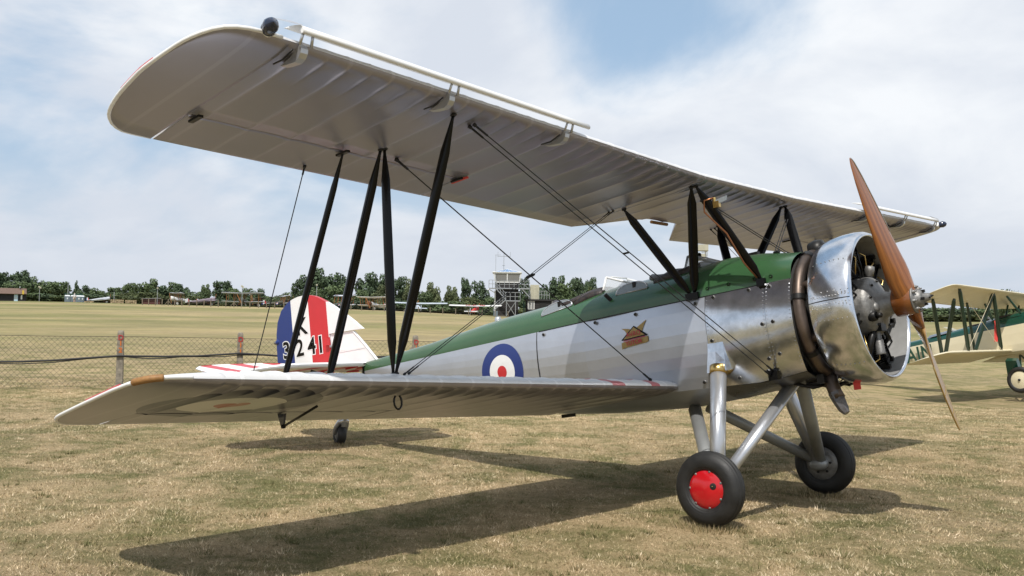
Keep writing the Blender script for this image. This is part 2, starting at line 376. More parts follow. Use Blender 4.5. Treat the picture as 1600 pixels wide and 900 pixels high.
# --- upper wing: centre section with a cut-out trailing edge, two panels with ailerons and slats
def cut(y):
    a = abs(y); return 1.0 if a >= .80 else (.68 if a <= .26 else .68 + .32 * (a - .26) / .54)
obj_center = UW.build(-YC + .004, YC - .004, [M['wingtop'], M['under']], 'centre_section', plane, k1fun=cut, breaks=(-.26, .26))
AIL = (2.61, 4.74)
for sg in (-1, 1):
    def kend(y): return .695 if AIL[0] <= abs(y) <= AIL[1] else 1.0
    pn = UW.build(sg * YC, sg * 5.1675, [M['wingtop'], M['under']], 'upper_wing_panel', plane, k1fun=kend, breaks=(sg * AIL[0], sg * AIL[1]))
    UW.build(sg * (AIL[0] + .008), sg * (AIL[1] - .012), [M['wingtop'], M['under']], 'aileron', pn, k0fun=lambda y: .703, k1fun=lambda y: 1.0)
    # aileron hinge slots
    for yy in (4.69, 3.66, 2.63):
        m = mb(); m.box(UW.P(sg * yy, .70, -.020), (.11, .03, .014), m=0); obj('hinge_bracket', m, M['dark'], pn)
    # automatic slat standing off the leading edge
    m = mb(); prof = [(-.046, .018), (-.050, .030), (-.044, .047), (-.028, .062), (0., .077), (.04, .092), (.07, .100), (.035, .083), (0., .064), (-.02, .047), (-.032, .030), (-.036, .020)]
    rows = []
    for i in range(9):
        y = sg * lerp(2.38, 4.70, i / 8); rows.append([UW.P(y, k, .028 + (z - .028) * .8) for k, z in prof])
    m.rings(rows, 0, True, True, True); sl_ = fixn(obj('leading_edge_slat', m, M['white'], pn))
    for yy in (4.66, 3.63, 2.57):
        m = mb()
        m.prism([UW.P(sg * yy - .022, k, z) for k, z in ((-.005, -.004), (-.012, -.02), (-.008, -.036), (0.006, -.05), (.03, -.056), (.085, -.045), (.12, -.034), (.06, -.028))], (0, .044, 0))
        br = obj('slat_bracket', m, M['silver_leg'], pn)
        m = mb()
        for dy in (-.03, .04):
            m = mb(); m.tube([UW.P(sg * yy + dy, -.012, -.01), UW.P(sg * yy + dy * .8, -.034, .03)], .008, 6); obj('slat_link', m, M['silver_leg'], br)
        m = mb(); m.tube([UW.P(sg * yy - .06, .0, -.028), UW.P(sg * yy - .062, .06, -.042), UW.P(sg * yy - .066, .115, -.037)], .005, 5); obj('slat_cable', m, M['wire'], br)
    m = mb(); m.prism([UW.P(sg * 4.70, -.045, .045), UW.P(sg * 4.70, .03, .095), UW.P(sg * 4.82, .02, .075)], (0, 0, .005)); obj('slat_end_plate', m, M['silver_leg'], pn)
    # navigation light
    c = UW.P(sg * 4.87, -.018, .012)
    m = mb(); m.lathe([(-.02, .034), (.03, .04), (.06, .028), (.075, .0)], (c[0], c[1], c[2]), (.9, sg * .3, 0), 14); nl = obj('navigation_light', m, M['lightglass'], pn)
    m = mb(); m.lathe([(-.12, .006), (-.06, .028), (-.018, .037)], (c[0], c[1], c[2]), (.9, sg * .3, 0), 14); obj('light_fairing', m, M['white'], nl)
def edge(wing, sg, a, b, name, matr, parent, r, lift=0.):
    """tube bound round the wing tip, from outline parameter a to b (0 at the leading edge corner, 1 at the trailing edge corner)"""
    out = [(y, k) for y, k in wing.le] + [(y, k) for y, k in reversed(wing.te)]
    Ls = [0.]
    for (y1, k1), (y2, k2) in zip(out, out[1:]): Ls.append(Ls[-1] + math.hypot(y2 - y1, (k2 - k1) * wing.c))
    pts = []
    for i in range(33):
        t = lerp(a, b, i / 32) * Ls[-1]; y = tab(list(zip(Ls, [o[0] for o in out])), t); k = tab(list(zip(Ls, [o[1] for o in out])), t)
        q_ = wing.P(sg * y, k, .004); pts.append((q_[0], q_[1], q_[2] + lift))
    m = mb(); m.tube(pts, r, 8); return obj(name, m, matr, parent)
for sg in (-1, 1):
    pn = [o for o in plane.children if o.name.startswith('upper_wing_panel')][0 if sg < 0 else 1]
    edge(UW, sg, .0, 1, 'wingtip_edging', M['white'], pn, .011); edge(UW, sg, .42, .62, 'wingtip_edging', M['red'], pn, .007, .011)
m = mb(); m.tube([UW.P(-.16, .69, -.02), UW.P(.10, .69, -.02)], .016, 8); obj('grab_handle', m, M['woodwrap'], plane)
m = mb(); m.box(UW.P(-2.62, .69, -.022), (.16, .02, .012)); obj('red_tag', m, M['strap'], plane)
# --- lower wings
for sg in (-1, 1):
    def kend(y): return .695 if 2.75 <= abs(y) <= 4.74 else 1.0
    ln = LW.build(sg * .40, sg * 5.1675, [M['wingtop_rays'], M['under_roundel']], 'lower_wing_panel', plane, k1fun=kend, breaks=(sg * 2.75, sg * 4.74))
    LW.build(sg * 2.758, sg * 4.728, [M['wingtop'], M['under_roundel']], 'aileron', ln, k0fun=lambda y: .703, k1fun=lambda y: 1.0)
    edge(LW, sg, 0, .08, 'wingtip_edging', M['white'], ln, .012); edge(LW, sg, .08, .17, 'wingtip_wrap', M['woodwrap'], ln, .019); edge(LW, sg, .17, 1, 'wingtip_edging', M['white'], ln, .011)
    edge(LW, sg, .24, .48, 'wingtip_edging', M['red'], ln, .007, .010)
    m = mb(); p = LW.P(sg * 3.66, .74, -.01); m.prism([(p[0] + .035, p[1] - .008, p[2]), (p[0] - .045, p[1] - .008, p[2] + .005), (p[0] - .018, p[1] - .008, p[2] - .085), (p[0] + .004, p[1] - .008, p[2] - .09)], (0, .016, 0)); ah = obj('aileron_horn', m, M['lightglass'], ln)
    m = mb(); m.tube([(p[0], p[1], p[2] - .085), LW.P(sg * 3.72, .42, -.03)], .009, 6); m.ball((p[0], p[1], p[2] - .085), .018, 8); obj('aileron_rod', m, M['dark'], ah)
    m = mb(); q = LW.P(sg * 3.46, .09, -.035); m.tube([(q[0] + .0, q[1] + .032 * math.sin(t), q[2] - .05 - .045 * math.cos(t)) for t in np.linspace(-2.6, 2.6, 12)], .007, 6); obj('tie_down_ring', m, M['dark'], ln)

# --- fuselage lofts
def Wd(x): return tab([(-4.5, .058), (-.7, .42), (.39, .42), (1.17, .435)], x)
def Bd(x): return tab([(-4.5, .004), (-2, .035), (-.9, .06), (0, .07), (.39, .075), (.94, .09), (1.17, .105)], x)
def Zb(x): return tab([(-4.5, .50), (-2.6, .17), (-1.2, -.03), (0, -.045), (.84, -.062), (1.17, -.02)], x)
def Bz(x): return tab([(-4.5, .47), (-2.6, .10), (-2.0, -.04), (-1.4, -.12), (-.84, -.165), (-.1, -.192), (.37, -.165), (.73, -.125), (1.17, -.105)], x)
def Tz(x): return tab([(-4.5, .812), (-3.8, .842), (-3.29, .868), (-2.47, .938), (-2.1, .962), (-1.68, .975), (-1.3, .985), (-.95, 1.0), (-.62, 1.012), (-.2, 1.015), (.18, 1.02), (.5, 1.037), (.8, 1.012), (1.05, .962), (1.17, .945)], x)
ZG = .705
def deck_pt(x, t, o=0.):        # t 0 at the crest, 1 at the starboard green line, -1 port
    a = t * PI / 2; w = Wd(x); p = .82
    y = -math.copysign(abs(math.sin(a)) ** .92, t) * (w + o) if t else 0.
    return (x, y, ZG + (Tz(x) - ZG + o) * abs(math.cos(a)) ** .92)
def deck_z(x, y):
    w = Wd(x); s = min(1, abs(y) / w) ** (1 / .92); return ZG + (Tz(x) - ZG) * max(0, 1 - s * s) ** .46
def side_pt(x, s, sg, o=0.):    # s 0 at the green line, 1 at the lower longeron
    w, b = Wd(x), Bd(x); y = w + b * 4 * s * (1 - s) * (1 - .15 * s) - s * .05 * w + o
    return (x, sg * y, lerp(ZG, Zb(x), s))
def belly_pt(x, t, o=0.):       # t -1..1 across
    e = side_pt(x, 1, 1)[1]; return (x, t * e, Bz(x) - o + (Zb(x) - Bz(x)) * abs(t) ** 2.2)
NF = 8
def side_loft(xs, sg, o=0., n=NF, smooth=False):
    m = mb(); m.rings([[side_pt(x, i / n, sg, o) for i in range(n + 1)] for x in xs], 0, smooth, False, False); return m
XS_AFT = [-4.46, -3.9, -3.3, -2.7, -2.1, -1.535]
XS_FWD = [-1.525, -.9, -.3, .05, .385]
fus = None
for sg in (-1, 1):
    f_ = fixn(obj('fuselage_side', side_loft(XS_AFT, sg), M['silver'], plane))
    if sg < 0: fus_aft = f_
    f_ = fixn(obj('fuselage_side', side_loft(XS_FWD, sg), M['silver'], plane))
    if sg < 0: fus = f_
    f_ = fixn(obj('engine_bay_panel', side_loft([.39, .55, .75, .938], sg, .003, 10, True), M['polish'], plane))
    if sg < 0: bay = f_
    f_ = fixn(obj('engine_bay_panel', side_loft([.942, 1.05, 1.17], sg, .006, 10, True), M['polish'], plane))
    if sg < 0: bay2 = f_
m = mb(); m.rings([[belly_pt(x, t) for t in np.linspace(-1, 1, 13)] for x in [-4.46, -3.3, -2.6, -2.0, -1.4, -.84, -.4, -.1, .2, .385]], 0, True, False, False); fixn(obj('fuselage_belly', m, M['silver'], plane))
m = mb(); m.rings([[belly_pt(x, t, .003) for t in np.linspace(-1, 1, 13)] for x in [.39, .6, .8, 1.0, 1.17]], 0, True, False, False); fixn(obj('engine_bay_undertray', m, M['polish_dull'], plane))
m = mb(); m.box((-4.47, 0, .60), (.02, .1, .26)); obj('stern_post', m, M['black'], plane)
# green decking with two cockpit openings
COCK = [(-1.16, .30, .27), (-.02, .29, .27)]   # centre x, half length, half width
def in_cock(x, y): return any(((x - c) / a) ** 2 + (y / b) ** 2 < 1 for c, a, b in COCK)
xs = list(np.arange(-4.48, 1.171, .05)); xs[-1] = 1.17; ts = np.linspace(-1, 1, 41)
m = mb(); grid = [[m.vert(deck_pt(x, t)) for t in ts] for x in xs]
for i in range(len(xs) - 1):
    for j in range(len(ts) - 1):
        c = deck_pt((xs[i] + xs[i + 1]) / 2, (ts[j] + ts[j + 1]) / 2)
        if not in_cock(c[0], c[1]): m.face((grid[i][j], grid[i][j + 1], grid[i + 1][j + 1], grid[i + 1][j]), 0, True)
deck = fixn(obj('green_decking', m, M['green'], plane))
for c, a, b in COCK:
    m = mb(); m.tube([(c + a * math.cos(t), b * math.sin(t), deck_z(c + a * math.cos(t), b * math.sin(t)) + .004) for t in np.linspace(0, 2 * PI, 41)], .036, 8); rim = obj('cockpit_coaming', m, M['leather'], plane)
    m = mb(); rows = [[(c + a * q * math.cos(t), b * q * math.sin(t), z) for t in np.linspace(0, 2 * PI, 24, endpoint=False)] for q, z in ((1.05, deck_z(c, b) - .03), (1.0, .45), (.02, .45))]
    m.rings(rows, 0, True, True, False); obj('cockpit_well', m, M['interior'], rim)
    m = mb(); m.box((c - a * .55, 0, .72), (.05, .38, .42), Matrix.Rotation(-.15, 3, 'Y')); obj('seat_back', m, M['leather'], rim)
# leather pads rising over the near rims
for x0, x1 in ((-1.06, -.76), (-.16, .17)):
    for sg in (-1, 1):
        m = mb(); rows = []
        for i in range(9):
            x = lerp(x0, x1, i / 8); h = .012 + .055 * math.sin(PI * (i + .6) / 9.2)
            y = lerp(.30, .245, i / 8); z = deck_z(x, y)
            rows.append([(x, sg * (y + .02), z - .035), (x, sg * (y + .012), z + h * .6), (x, sg * (y - .03), z + h), (x, sg * (y - .06), z + h * .5), (x, sg * (y - .05), z - .03)])
        m.rings(rows, 0, True, True, True); fixn(obj('cockpit_padding', m, M['leather'], plane))
# hinged half-round side flaps
for xa, xb, sgm in ((-1.475, -1.09, 1), (-.545, -.205, 1)):
    for sg in (-1, 1):
        m = mb(); pts = []
        n = 18; yb = Wd((xa + xb) / 2) * .80
        for i in range(n + 1):
            t = PI * i / n; x = (xa + xb) / 2 - (xb - xa) / 2 * math.cos(t); h = math.sin(t) ** .8 * .088; zb = deck_z(x, yb) - .014
            pts.append((x, sg * (yb + .012 - h * .35), zb + h))
        m.prism(pts, (0, sg * .008, 0)); fl = fixn(obj('cockpit_flap', m, M['perspex'], plane))
        m = mb(); m.tube([Vector(p) + Vector((0, sg * .005, 0)) for p in pts] + [Vector(pts[0])], .007, 6); obj('flap_frame', m, M['silver_leg'], fl)
        m = mb(); xm = lerp(xa, xb, .58); m.box((xm, sg * (yb + .004), deck_z(xm, yb) + .045), (.03, .012, .05)); obj('flap_latch', m, M['dark'], fl)
# windscreens
for x, z0, fm in ((-.775, .0, 'white'), (.115, .012, 'grey_leg')):
    A = [(x + .02, s * .17, 1.105 + z0) for s in (-1, 1)]; Bk = [(x - .02, s * .225, .925 + z0) for s in (-1, 1)]
    Cf = [(x + .27, s * .13, 1.0 + z0) for s in (-1, 1)]; Af = [(x + .045, s * .13, 1.105 + z0) for s in (-1, 1)]
    ws = link('windscreen', None, plane)
    m = mb(); m.prism([Af[0], Af[1], Cf[1], Cf[0]], (.004, 0, .004)); obj('windscreen_pane', m, M['glass'], ws)
    for i in (0, 1):
        sg = -1 if i == 0 else 1
        m = mb(); m.prism([A[i], Bk[i], Cf[i]], (0, sg * .004, 0)); obj('windscreen_pane', m, M['sidepane'], ws)
        m = mb(); rr = .011
        m.tube([A[i], Bk[i]], rr, 6); m.tube([Bk[i], Cf[i]], rr, 6); m.tube([A[i], Cf[i]], rr, 6)
        obj('windscreen_frame', m, M[fm], ws)
    m = mb(); m.tube([Af[0], Af[1]], .007, 6); m.tube([Cf[0], Cf[1]], .007, 6); obj('windscreen_frame', m, M[fm], ws)
# dark slot, vent on the spine, fuel filler
m = mb(); p0 = Vector((-.60, -.385, .865)); m.box(p0, (.03, .02, .115), Matrix.Rotation(R(-24), 3, 'Y') @ Matrix.Rotation(R(38), 3, 'X')); obj('step_slot', m, M['interior'], deck)
m = mb(); m.lathe([(0, .036), (.035, .036), (.055, .024), (.06, 0)], (-2.29, -.03, .935), (0, 0, 1), 14); obj('spine_vent', m, M['silver_leg'], deck)
m = mb(); m.lathe([(0, .06), (.06, .06), (.08, .03), (.085, 0)], (.55, .16, .99), (0, .2, 1), 14); m.box((.62, .1, 1.04), (.1, .05, .05)); obj('fuel_filler', m, M['dark'], deck)
m = mb(); m.ball((.93, -.08, deck_z(.93, .08) + .01), .02, 8); obj('filler_cap', m, M['dark'], deck)
# seams: dark line under the decking, bulkhead seam
for sg in (-1, 1):
    m = mb(); m.tube([side_pt(x, 0, sg, .002) for x in np.linspace(-1.5, 1.16, 12)], .004, 5); obj('deck_seam', m, M['wire'], deck)
    m = mb(); m.tube([side_pt(-1.53, s, sg, .001) for s in np.linspace(0, .95, 8)], [.003, .004, .005, .006, .007, .007, .006, .004], 5); obj('fabric_seam', m, M['interior'], fus_aft)
# turn-button fasteners
FAST = [(-1.43, .055, fus), (-.76, .045, fus), (-.31, .045, fus), (.30, .06, fus), (.27, .93, fus), (.47, .03, bay), (.80, .03, bay), (.43, .50, bay), (.905, .42, bay), (1.0, .42, bay2), (.985, .04, bay2), (.90, .78, bay), (1.0, .76, bay2), (.60, .93, bay), (.86, .90, bay)]
fm_ = None
for x, s_, par in FAST:
    p = Vector(side_pt(x, s_, -1, .006)); m = mb(); m.lathe([(-.004, .017), (.003, .016), (.005, .010)], p, (0, -1, 0), 12); fo = obj('fastener', m, M['cast'], par)
    pass
for x, s_ in ((-.02, .97),):
    pass
for x, s_, par in FAST:
    p = Vector(side_pt(x, s_, -1, .012)); m = mb(); m.box(p, (.026, .006, .012)); m.box(p, (.012, .0065, .026)); obj('fastener_slot', m, M['dark'], plane)
for x in (.42, .62, .86, 1.0):
    p = Vector(deck_pt(x, .9, .006)); m = mb(); m.lathe([(-.004, .018), (.006, .014)], p, (0, -.8, .5), 10); obj('fastener', m, M['dark'], deck)
# panel rivets along the joints (too small to take singly)
m = mb()
for x in (.405, .925, .955, 1.155):
    for s_ in np.linspace(.05, .92, 22):
        p = side_pt(x, s_, -1, .007); m.box(p, (.006, .004, .006))
obj('panel_rivets', m, M['polish_dull'], plane, kind='stuff')
# --- roundel on the fuselage side (a transfer that follows the facets)
def side_surf(x, z, sg, o):
    s_ = (ZG - z) / (ZG - Zb(x)); n = NF; i = min(n - 1, max(0, int(s_ * n))); a = Vector(side_pt(x, i / n, sg)); b = Vector(side_pt(x, (i + 1) / n, sg)); g = s_ * n - i
    p = a.lerp(b, g); return (p.x, p.y + sg * o, p.z)
RC, RZ, RR = (-2.055, .385), .385, .285
def disc(r0, r1, mt, o, name, parent, sg):
    m = mb(); n = 56; k = 12; rows = []
    for q in range(k + 1):
        r = lerp(r0, r1, q / k); rows.append([side_surf(RC[0] + r * 1.08 * math.cos(t), RZ + r * math.sin(t), sg, o) for t in np.linspace(0, 2 * PI, n, endpoint=False)])
    m.rings(rows, 0, True, True, False); return fixn(obj(name, m, mt, parent))
for sg in (-1, 1):
    rd = disc(.0, .285, M['blue'], .003, 'roundel', plane, sg); rd.data.materials[0] = M['blue']
    disc(.0, .172, M['white'], .0045, 'roundel_ring', rd, sg); disc(.0, .064, M['red'], .006, 'roundel_centre', rd, sg)
# --- maker's badge
bx, bz = -.33, .50
def bp(u, v, o=.004): return side_surf(bx + u, bz + v, -1, o)
def flat(pts, mt, name, par, o): 
    m = mb(); c = [sum(p[i] for p in pts) / len(pts) for i in (0, 1)]; i0 = m.vert(bp(c[0], c[1], o)); ids = [m.vert(bp(u, v, o)) for u, v in pts]
    for i in range(len(ids)): m.face((i0, ids[i], ids[(i + 1) % len(ids)]), 0)
    return fixn(obj(name, m, mt, par))
bdg = flat([(-.135, .068), (-.06, .055), (.0, .03), (.06, .062), (.135, .108), (.10, .05), (.085, .01), (.03, -.015), (-.05, -.015), (-.075, .01), (-.10, .045)], M['goldleaf'], 'badge', plane, .006)
flat([(-.138, -.035), (.0, .075), (.138, -.022), (.13, -.03), (-.132, -.042)], M['black'], 'badge_border', bdg, .0085)
flat([(-.115, -.033), (.0, .062), (.112, -.02)], M['goldleaf'], 'badge_triangle', bdg, .011)
flat([(-.14, -.062), (-.115, -.055), (.115, -.04), (.145, -.036), (.145, -.085), (.115, -.092), (-.115, -.108), (-.14, -.118)], M['goldleaf'], 'badge_ribbon', bdg, .007)
flat([(-.115, -.045), (.12, -.032), (.12, -.038), (-.115, -.051)], M['badgered'], 'badge_line', bdg, .012)
ex = Vector(bp(.1, .005)) - Vector(bp(-.1, -.005)); 
text('AVRO', bp(0, .002, .02), ex, (0, 0, 1), .058, M['badgered'], bdg, 'badge_lettering', .001, .0, B2W)
text('TUTOR', bp(0, -.074, .02), ex, (0, 0, 1), .052, M['badgered'], bdg, 'badge_lettering', .001, .0008, B2W)

# --- fin, rudder, tailplane
def plate(pts, t, mt, name, par, shrink=.012):
    m = mb(); n = len(pts); c = Vector((sum(p[0] for p in pts) / n, 0, sum(p[1] for p in pts) / n))
    rows = []
    for y, k in ((-t / 2 * .35, 0), (-t / 2, .035), (t / 2, .035), (t / 2 * .35, 0)):
        rows.append([(lerp(p[0], c.x, k), y, lerp(p[1], c.z, k)) for p in pts])
    m.rings(rows, 0, False, True, True); return fixn(obj(name, m, mt, par))
RUD = [(-6.226, 1.05), (-6.222, 1.25), (-6.206, 1.408), (-6.161, 1.567), (-6.065, 1.703), (-5.917, 1.785), (-5.80, 1.812), (-5.689, 1.824), (-5.56, 1.82), (-5.473, 1.809), (-5.36, 1.778), (-5.269, 1.74), (-5.118, 1.658), (-4.99, 1.58), (-4.848, 1.487), (-4.648, 1.346), (-4.489, 1.22), (-4.66, 1.228), (-4.9, 1.242), (-5.116, 1.253), (-5.13, .86), (-5.15, .56), (-5.7, .60), (-6.12, .80)]
def clip(poly, x, keep_less):
    out = []
    for (a, b) in zip(poly, poly[1:] + poly[:1]):
        ia = (a[0] <= x) == keep_less or a[0] == x; ib = (b[0] <= x) == keep_less or b[0] == x
        if ia: out.append(a)
        if ia != ib: t = (x - a[0]) / (b[0] - a[0]); out.append((x, lerp(a[1], b[1], t)))
    return out
X1, X2, X3 = -5.85, -5.485, -5.122
rud = link('rudder', None, plane)
def stripe(poly, mt, nm):
    m = mb(); t = .052
    a = [(p[0], -t / 2, p[1]) for p in poly]; m.prism(a, (0, t, 0)); return fixn(obj(nm, m, mt, rud))
stripe(clip(RUD, X1, True), M['blue'], 'rudder_stripe'); stripe(clip(clip(RUD, X1, False), X2, True), M['white'], 'rudder_stripe')
stripe(clip(clip(RUD, X2, False), X3, True), M['red'], 'rudder_stripe'); stripe(clip(RUD, X3, False), M['white'], 'rudder_balance')
fin = plate([(-5.108, .80), (-5.10, 1.243), (-4.9, 1.234), (-4.66, 1.22), (-4.60, 1.16), (-4.477, 1.035), (-4.37, .92), (-4.26, .80)], .045, M['white'], 'fin', plane)
for z0, z1 in ((1.03, 1.06),):
    m = mb(); m.tube([(-5.1, -.0225, 1.02), (-4.47, -.0215, 1.0)], .003, 5); obj('rib_ridge', m, M['white'], fin)
for z, w in ((1.565, 0), (.945, 0), (1.25, 0)):
    m = mb(); m.tube([(-6.16 if z < 1.5 else -6.12, -.028, z + .02), (-5.15 if z != 1.565 else -5.02, -.028, z)], .004, 5); 
    fixn(obj('rib_ridge', m, M['white'], rud)) if False else None
m = mb(); m.lathe([(0, .02), (.05, .028), (.09, .02), (.1, 0)], (-6.2, 0, 1.31), (-1, 0, 0), 10); obj('tail_light', m, M['cast'], rud)
m = mb(); m.lathe([(-.02, .03), (.03, .05), (.07, .022)], (-6.22, 0, 1.31), (1, 0, 0), 10); obj('tail_light_fairing', m, M['blue'], rud)
m = mb(); m.box((-5.13, -.05, 1.16), (.06, .05, .10)); obj('rudder_hinge', m, M['red'], rud)
EX = (1, 0, 0); EZ = (0, 0, 1)
for ch, x, z, h, mats_ in (('K', -5.65, 1.42, .30, 1), ('3', -6.01, 1.165, .30, 0), ('2', -5.725, 1.155, .30, 1), ('4', -5.475, 1.145, .30, 0), ('1', -5.295, 1.135, .30, 0)):
    text(ch, (x, -.0275, z), EX, EZ, h, M['white'], rud, 'number_outline', .0005, .018, B2W, (1.12, 1)); text(ch, (x, -.0295, z), EX, EZ, h, M['black'], rud, 'number', .0008, .006, B2W, (1.12, 1))
# tailplane and elevators (elevators raised)
TZ = .79
def tail_plan(sg):
    tp = [(-4.44, .03), (-4.45, 1.0), (-4.50, 1.15), (-4.62, 1.26), (-4.80, 1.33), (-5.10, 1.36), (-5.10, .03)]
    el = [(-5.125, .10), (-5.125, 1.46), (-5.16, 1.60), (-5.30, 1.68), (-5.50, 1.66), (-5.66, 1.52), (-5.74, 1.25), (-5.77, .6), (-5.68, .25), (-5.5, .10)]
    return tp, el
def band_mat():
    m = bpy.data.materials.new('red_and_white_bands'); m.use_nodes = True; nt = m.node_tree; b = nt.nodes['Principled BSDF']; N = nt.nodes.new; L = nt.links.new
    tc = N('ShaderNodeTexCoord'); sp = N('ShaderNodeSeparateXYZ'); L(tc.outputs['Object'], sp.inputs[0])
    ab = N('ShaderNodeMath'); ab.operation = 'ABSOLUTE'; L(sp.outputs[1], ab.inputs[0])
    ad = N('ShaderNodeMath'); ad.operation = 'MULTIPLY_ADD'; L(sp.outputs[0], ad.inputs[0]); ad.inputs[1].default_value = .35; L(ab.outputs[0], ad.inputs[2])
    mu = N('ShaderNodeMath'); mu.operation = 'MULTIPLY'; mu.inputs[1].default_value = 2.1; L(ad.outputs[0], mu.inputs[0]); fr = N('ShaderNodeMath'); fr.operation = 'FRACT'; L(mu.outputs[0], fr.inputs[0])
    gt = N('ShaderNodeMath'); gt.operation = 'GREATER_THAN'; gt.inputs[1].default_value = .58; L(fr.outputs[0], gt.inputs[0])
    mx = N('ShaderNodeMix'); mx.data_type = 'RGBA'; le = N('ShaderNodeMath'); le.operation = 'LESS_THAN'; le.inputs[1].default_value = -4.62; L(sp.outputs[0], le.inputs[0]); ml = N('ShaderNodeMath'); ml.operation = 'MULTIPLY'; L(le.outputs[0], ml.inputs[0]); L(gt.outputs[0], ml.inputs[1]); L(ml.outputs[0], mx.inputs[0]); mx.inputs[6].default_value = (.76, .76, .75, 1); mx.inputs[7].default_value = (.52, .025, .035, 1); L(mx.outputs[2], b.inputs['Base Color']); b.inputs['Roughness'].default_value = .35
    return m
M['bands'] = band_mat()
for sg in (-1, 1):
    tp, el = tail_plan(sg)
    def tpl(pts, t, mt, name, ang=0, x0=0):
        m = mb(); n = len(pts); cx = sum(p[0] for p in pts) / n; cy = sum(p[1] for p in pts) / n; rows = []
        for z, k in ((-t / 2 * .3, 0), (-t / 2, .05), (t / 2, .05), (t / 2 * .3, 0)):
            r = []
            for p in pts:
                x, y = lerp(p[0], cx, k), lerp(p[1], cy, k); dx = x - x0; zz = z * (1 if not ang else max(.25, 1 + dx / .8))
                r.append((x0 + dx * math.cos(ang) + zz * 0, sg * y, TZ - dx * math.sin(ang) + zz))
            rows.append(r)
        m.rings(rows, 0, False, True, True); return fixn(obj(name, m, mt, plane))
    tpl(tp, .055, M['bands'], 'tailplane'); e_ = tpl(el, .045, M['bands'], 'elevator', R(17), -5.115)
    m = mb(); m.tube([(-4.75, sg * .62, TZ - .03), (-4.55, sg * .05, .52)], .014, 6); obj('tailplane_strut', m, M['black'], plane)
    m = mb(); m.prism([(-5.12, sg * .5, TZ), (-5.2, sg * .5, TZ), (-5.14, sg * .5, TZ - .12)], (0, .01, 0)); obj('elevator_horn', m, M['silver_leg'], e_)
m = mb(); m.box((-4.475, -.055, .73), (.03, .03, .16)); obj('tail_jack', m, M['black'], plane)
#SECTION3
# --- struts and wires
def strut(p0, p1, chord, thick, mt, name, par, end=.28, tl=.14):
    p0, p1 = Vector(p0), Vector(p1); d = (p1 - p0).normalized(); L_ = (p1 - p0).length
    f = Vector((1, 0, 0)); f = (f - d * f.dot(d)).normalized(); g = d.cross(f)
    m = mb(); rows = []
    for t, k in ((0, end), (.02, end), (tl, 1), (.5, 1.08), (1 - tl, 1), (.98, end), (1, end)):
        c = p0.lerp(p1, t); rows.append([c + f * (math.cos(a) * chord / 2 * k) + g * (math.sin(a) * (1 - .25 * math.cos(a)) * thick / 2 * max(k, .5)) for a in np.linspace(0, 2 * PI, 14, endpoint=False)])
    m.rings(rows, 0, True, True, True)
    o = obj(name, m, mt, par); return o
def fitting(p, par, r=.018):
    m = mb(); m.ball(p, r, 8, sq=(1.4, 1, .7)); obj('strut_fitting', m, M['dark'], par)
YS, SF, SR, YB = 3.48, .0957, .583, 3.4535
def under(W_, y, k): return Vector(W_.P(y, k, tab(list(zip(AF_K, AF_L)), k)))
def over(W_, y, k): return Vector(W_.P(y, k, tab(list(zip(AF_K, AF_U)), k)))
def wire(a, b, name='bracing_wire', r=.0048, mt=None, par=None):
    a, b = Vector(a), Vector(b); m = mb(); d = b - a; e_ = d.normalized() * .014
    for q, s_ in ((a, 1), (b, -1)): m.tube([q - e_ * s_ * .3, q + e_ * s_, q + e_ * s_ * 1.6], [r * 3.2, r * 3.0, r * 1.5], 6)
    m.tube([a, a + d * .035, a + d * .037, b - d * .037, b - d * .035, b], [r * 1.9, r * 1.9, r, r, r * 1.9, r * 1.9], 6); return obj(name, m, mt or M['wire'], par or plane)
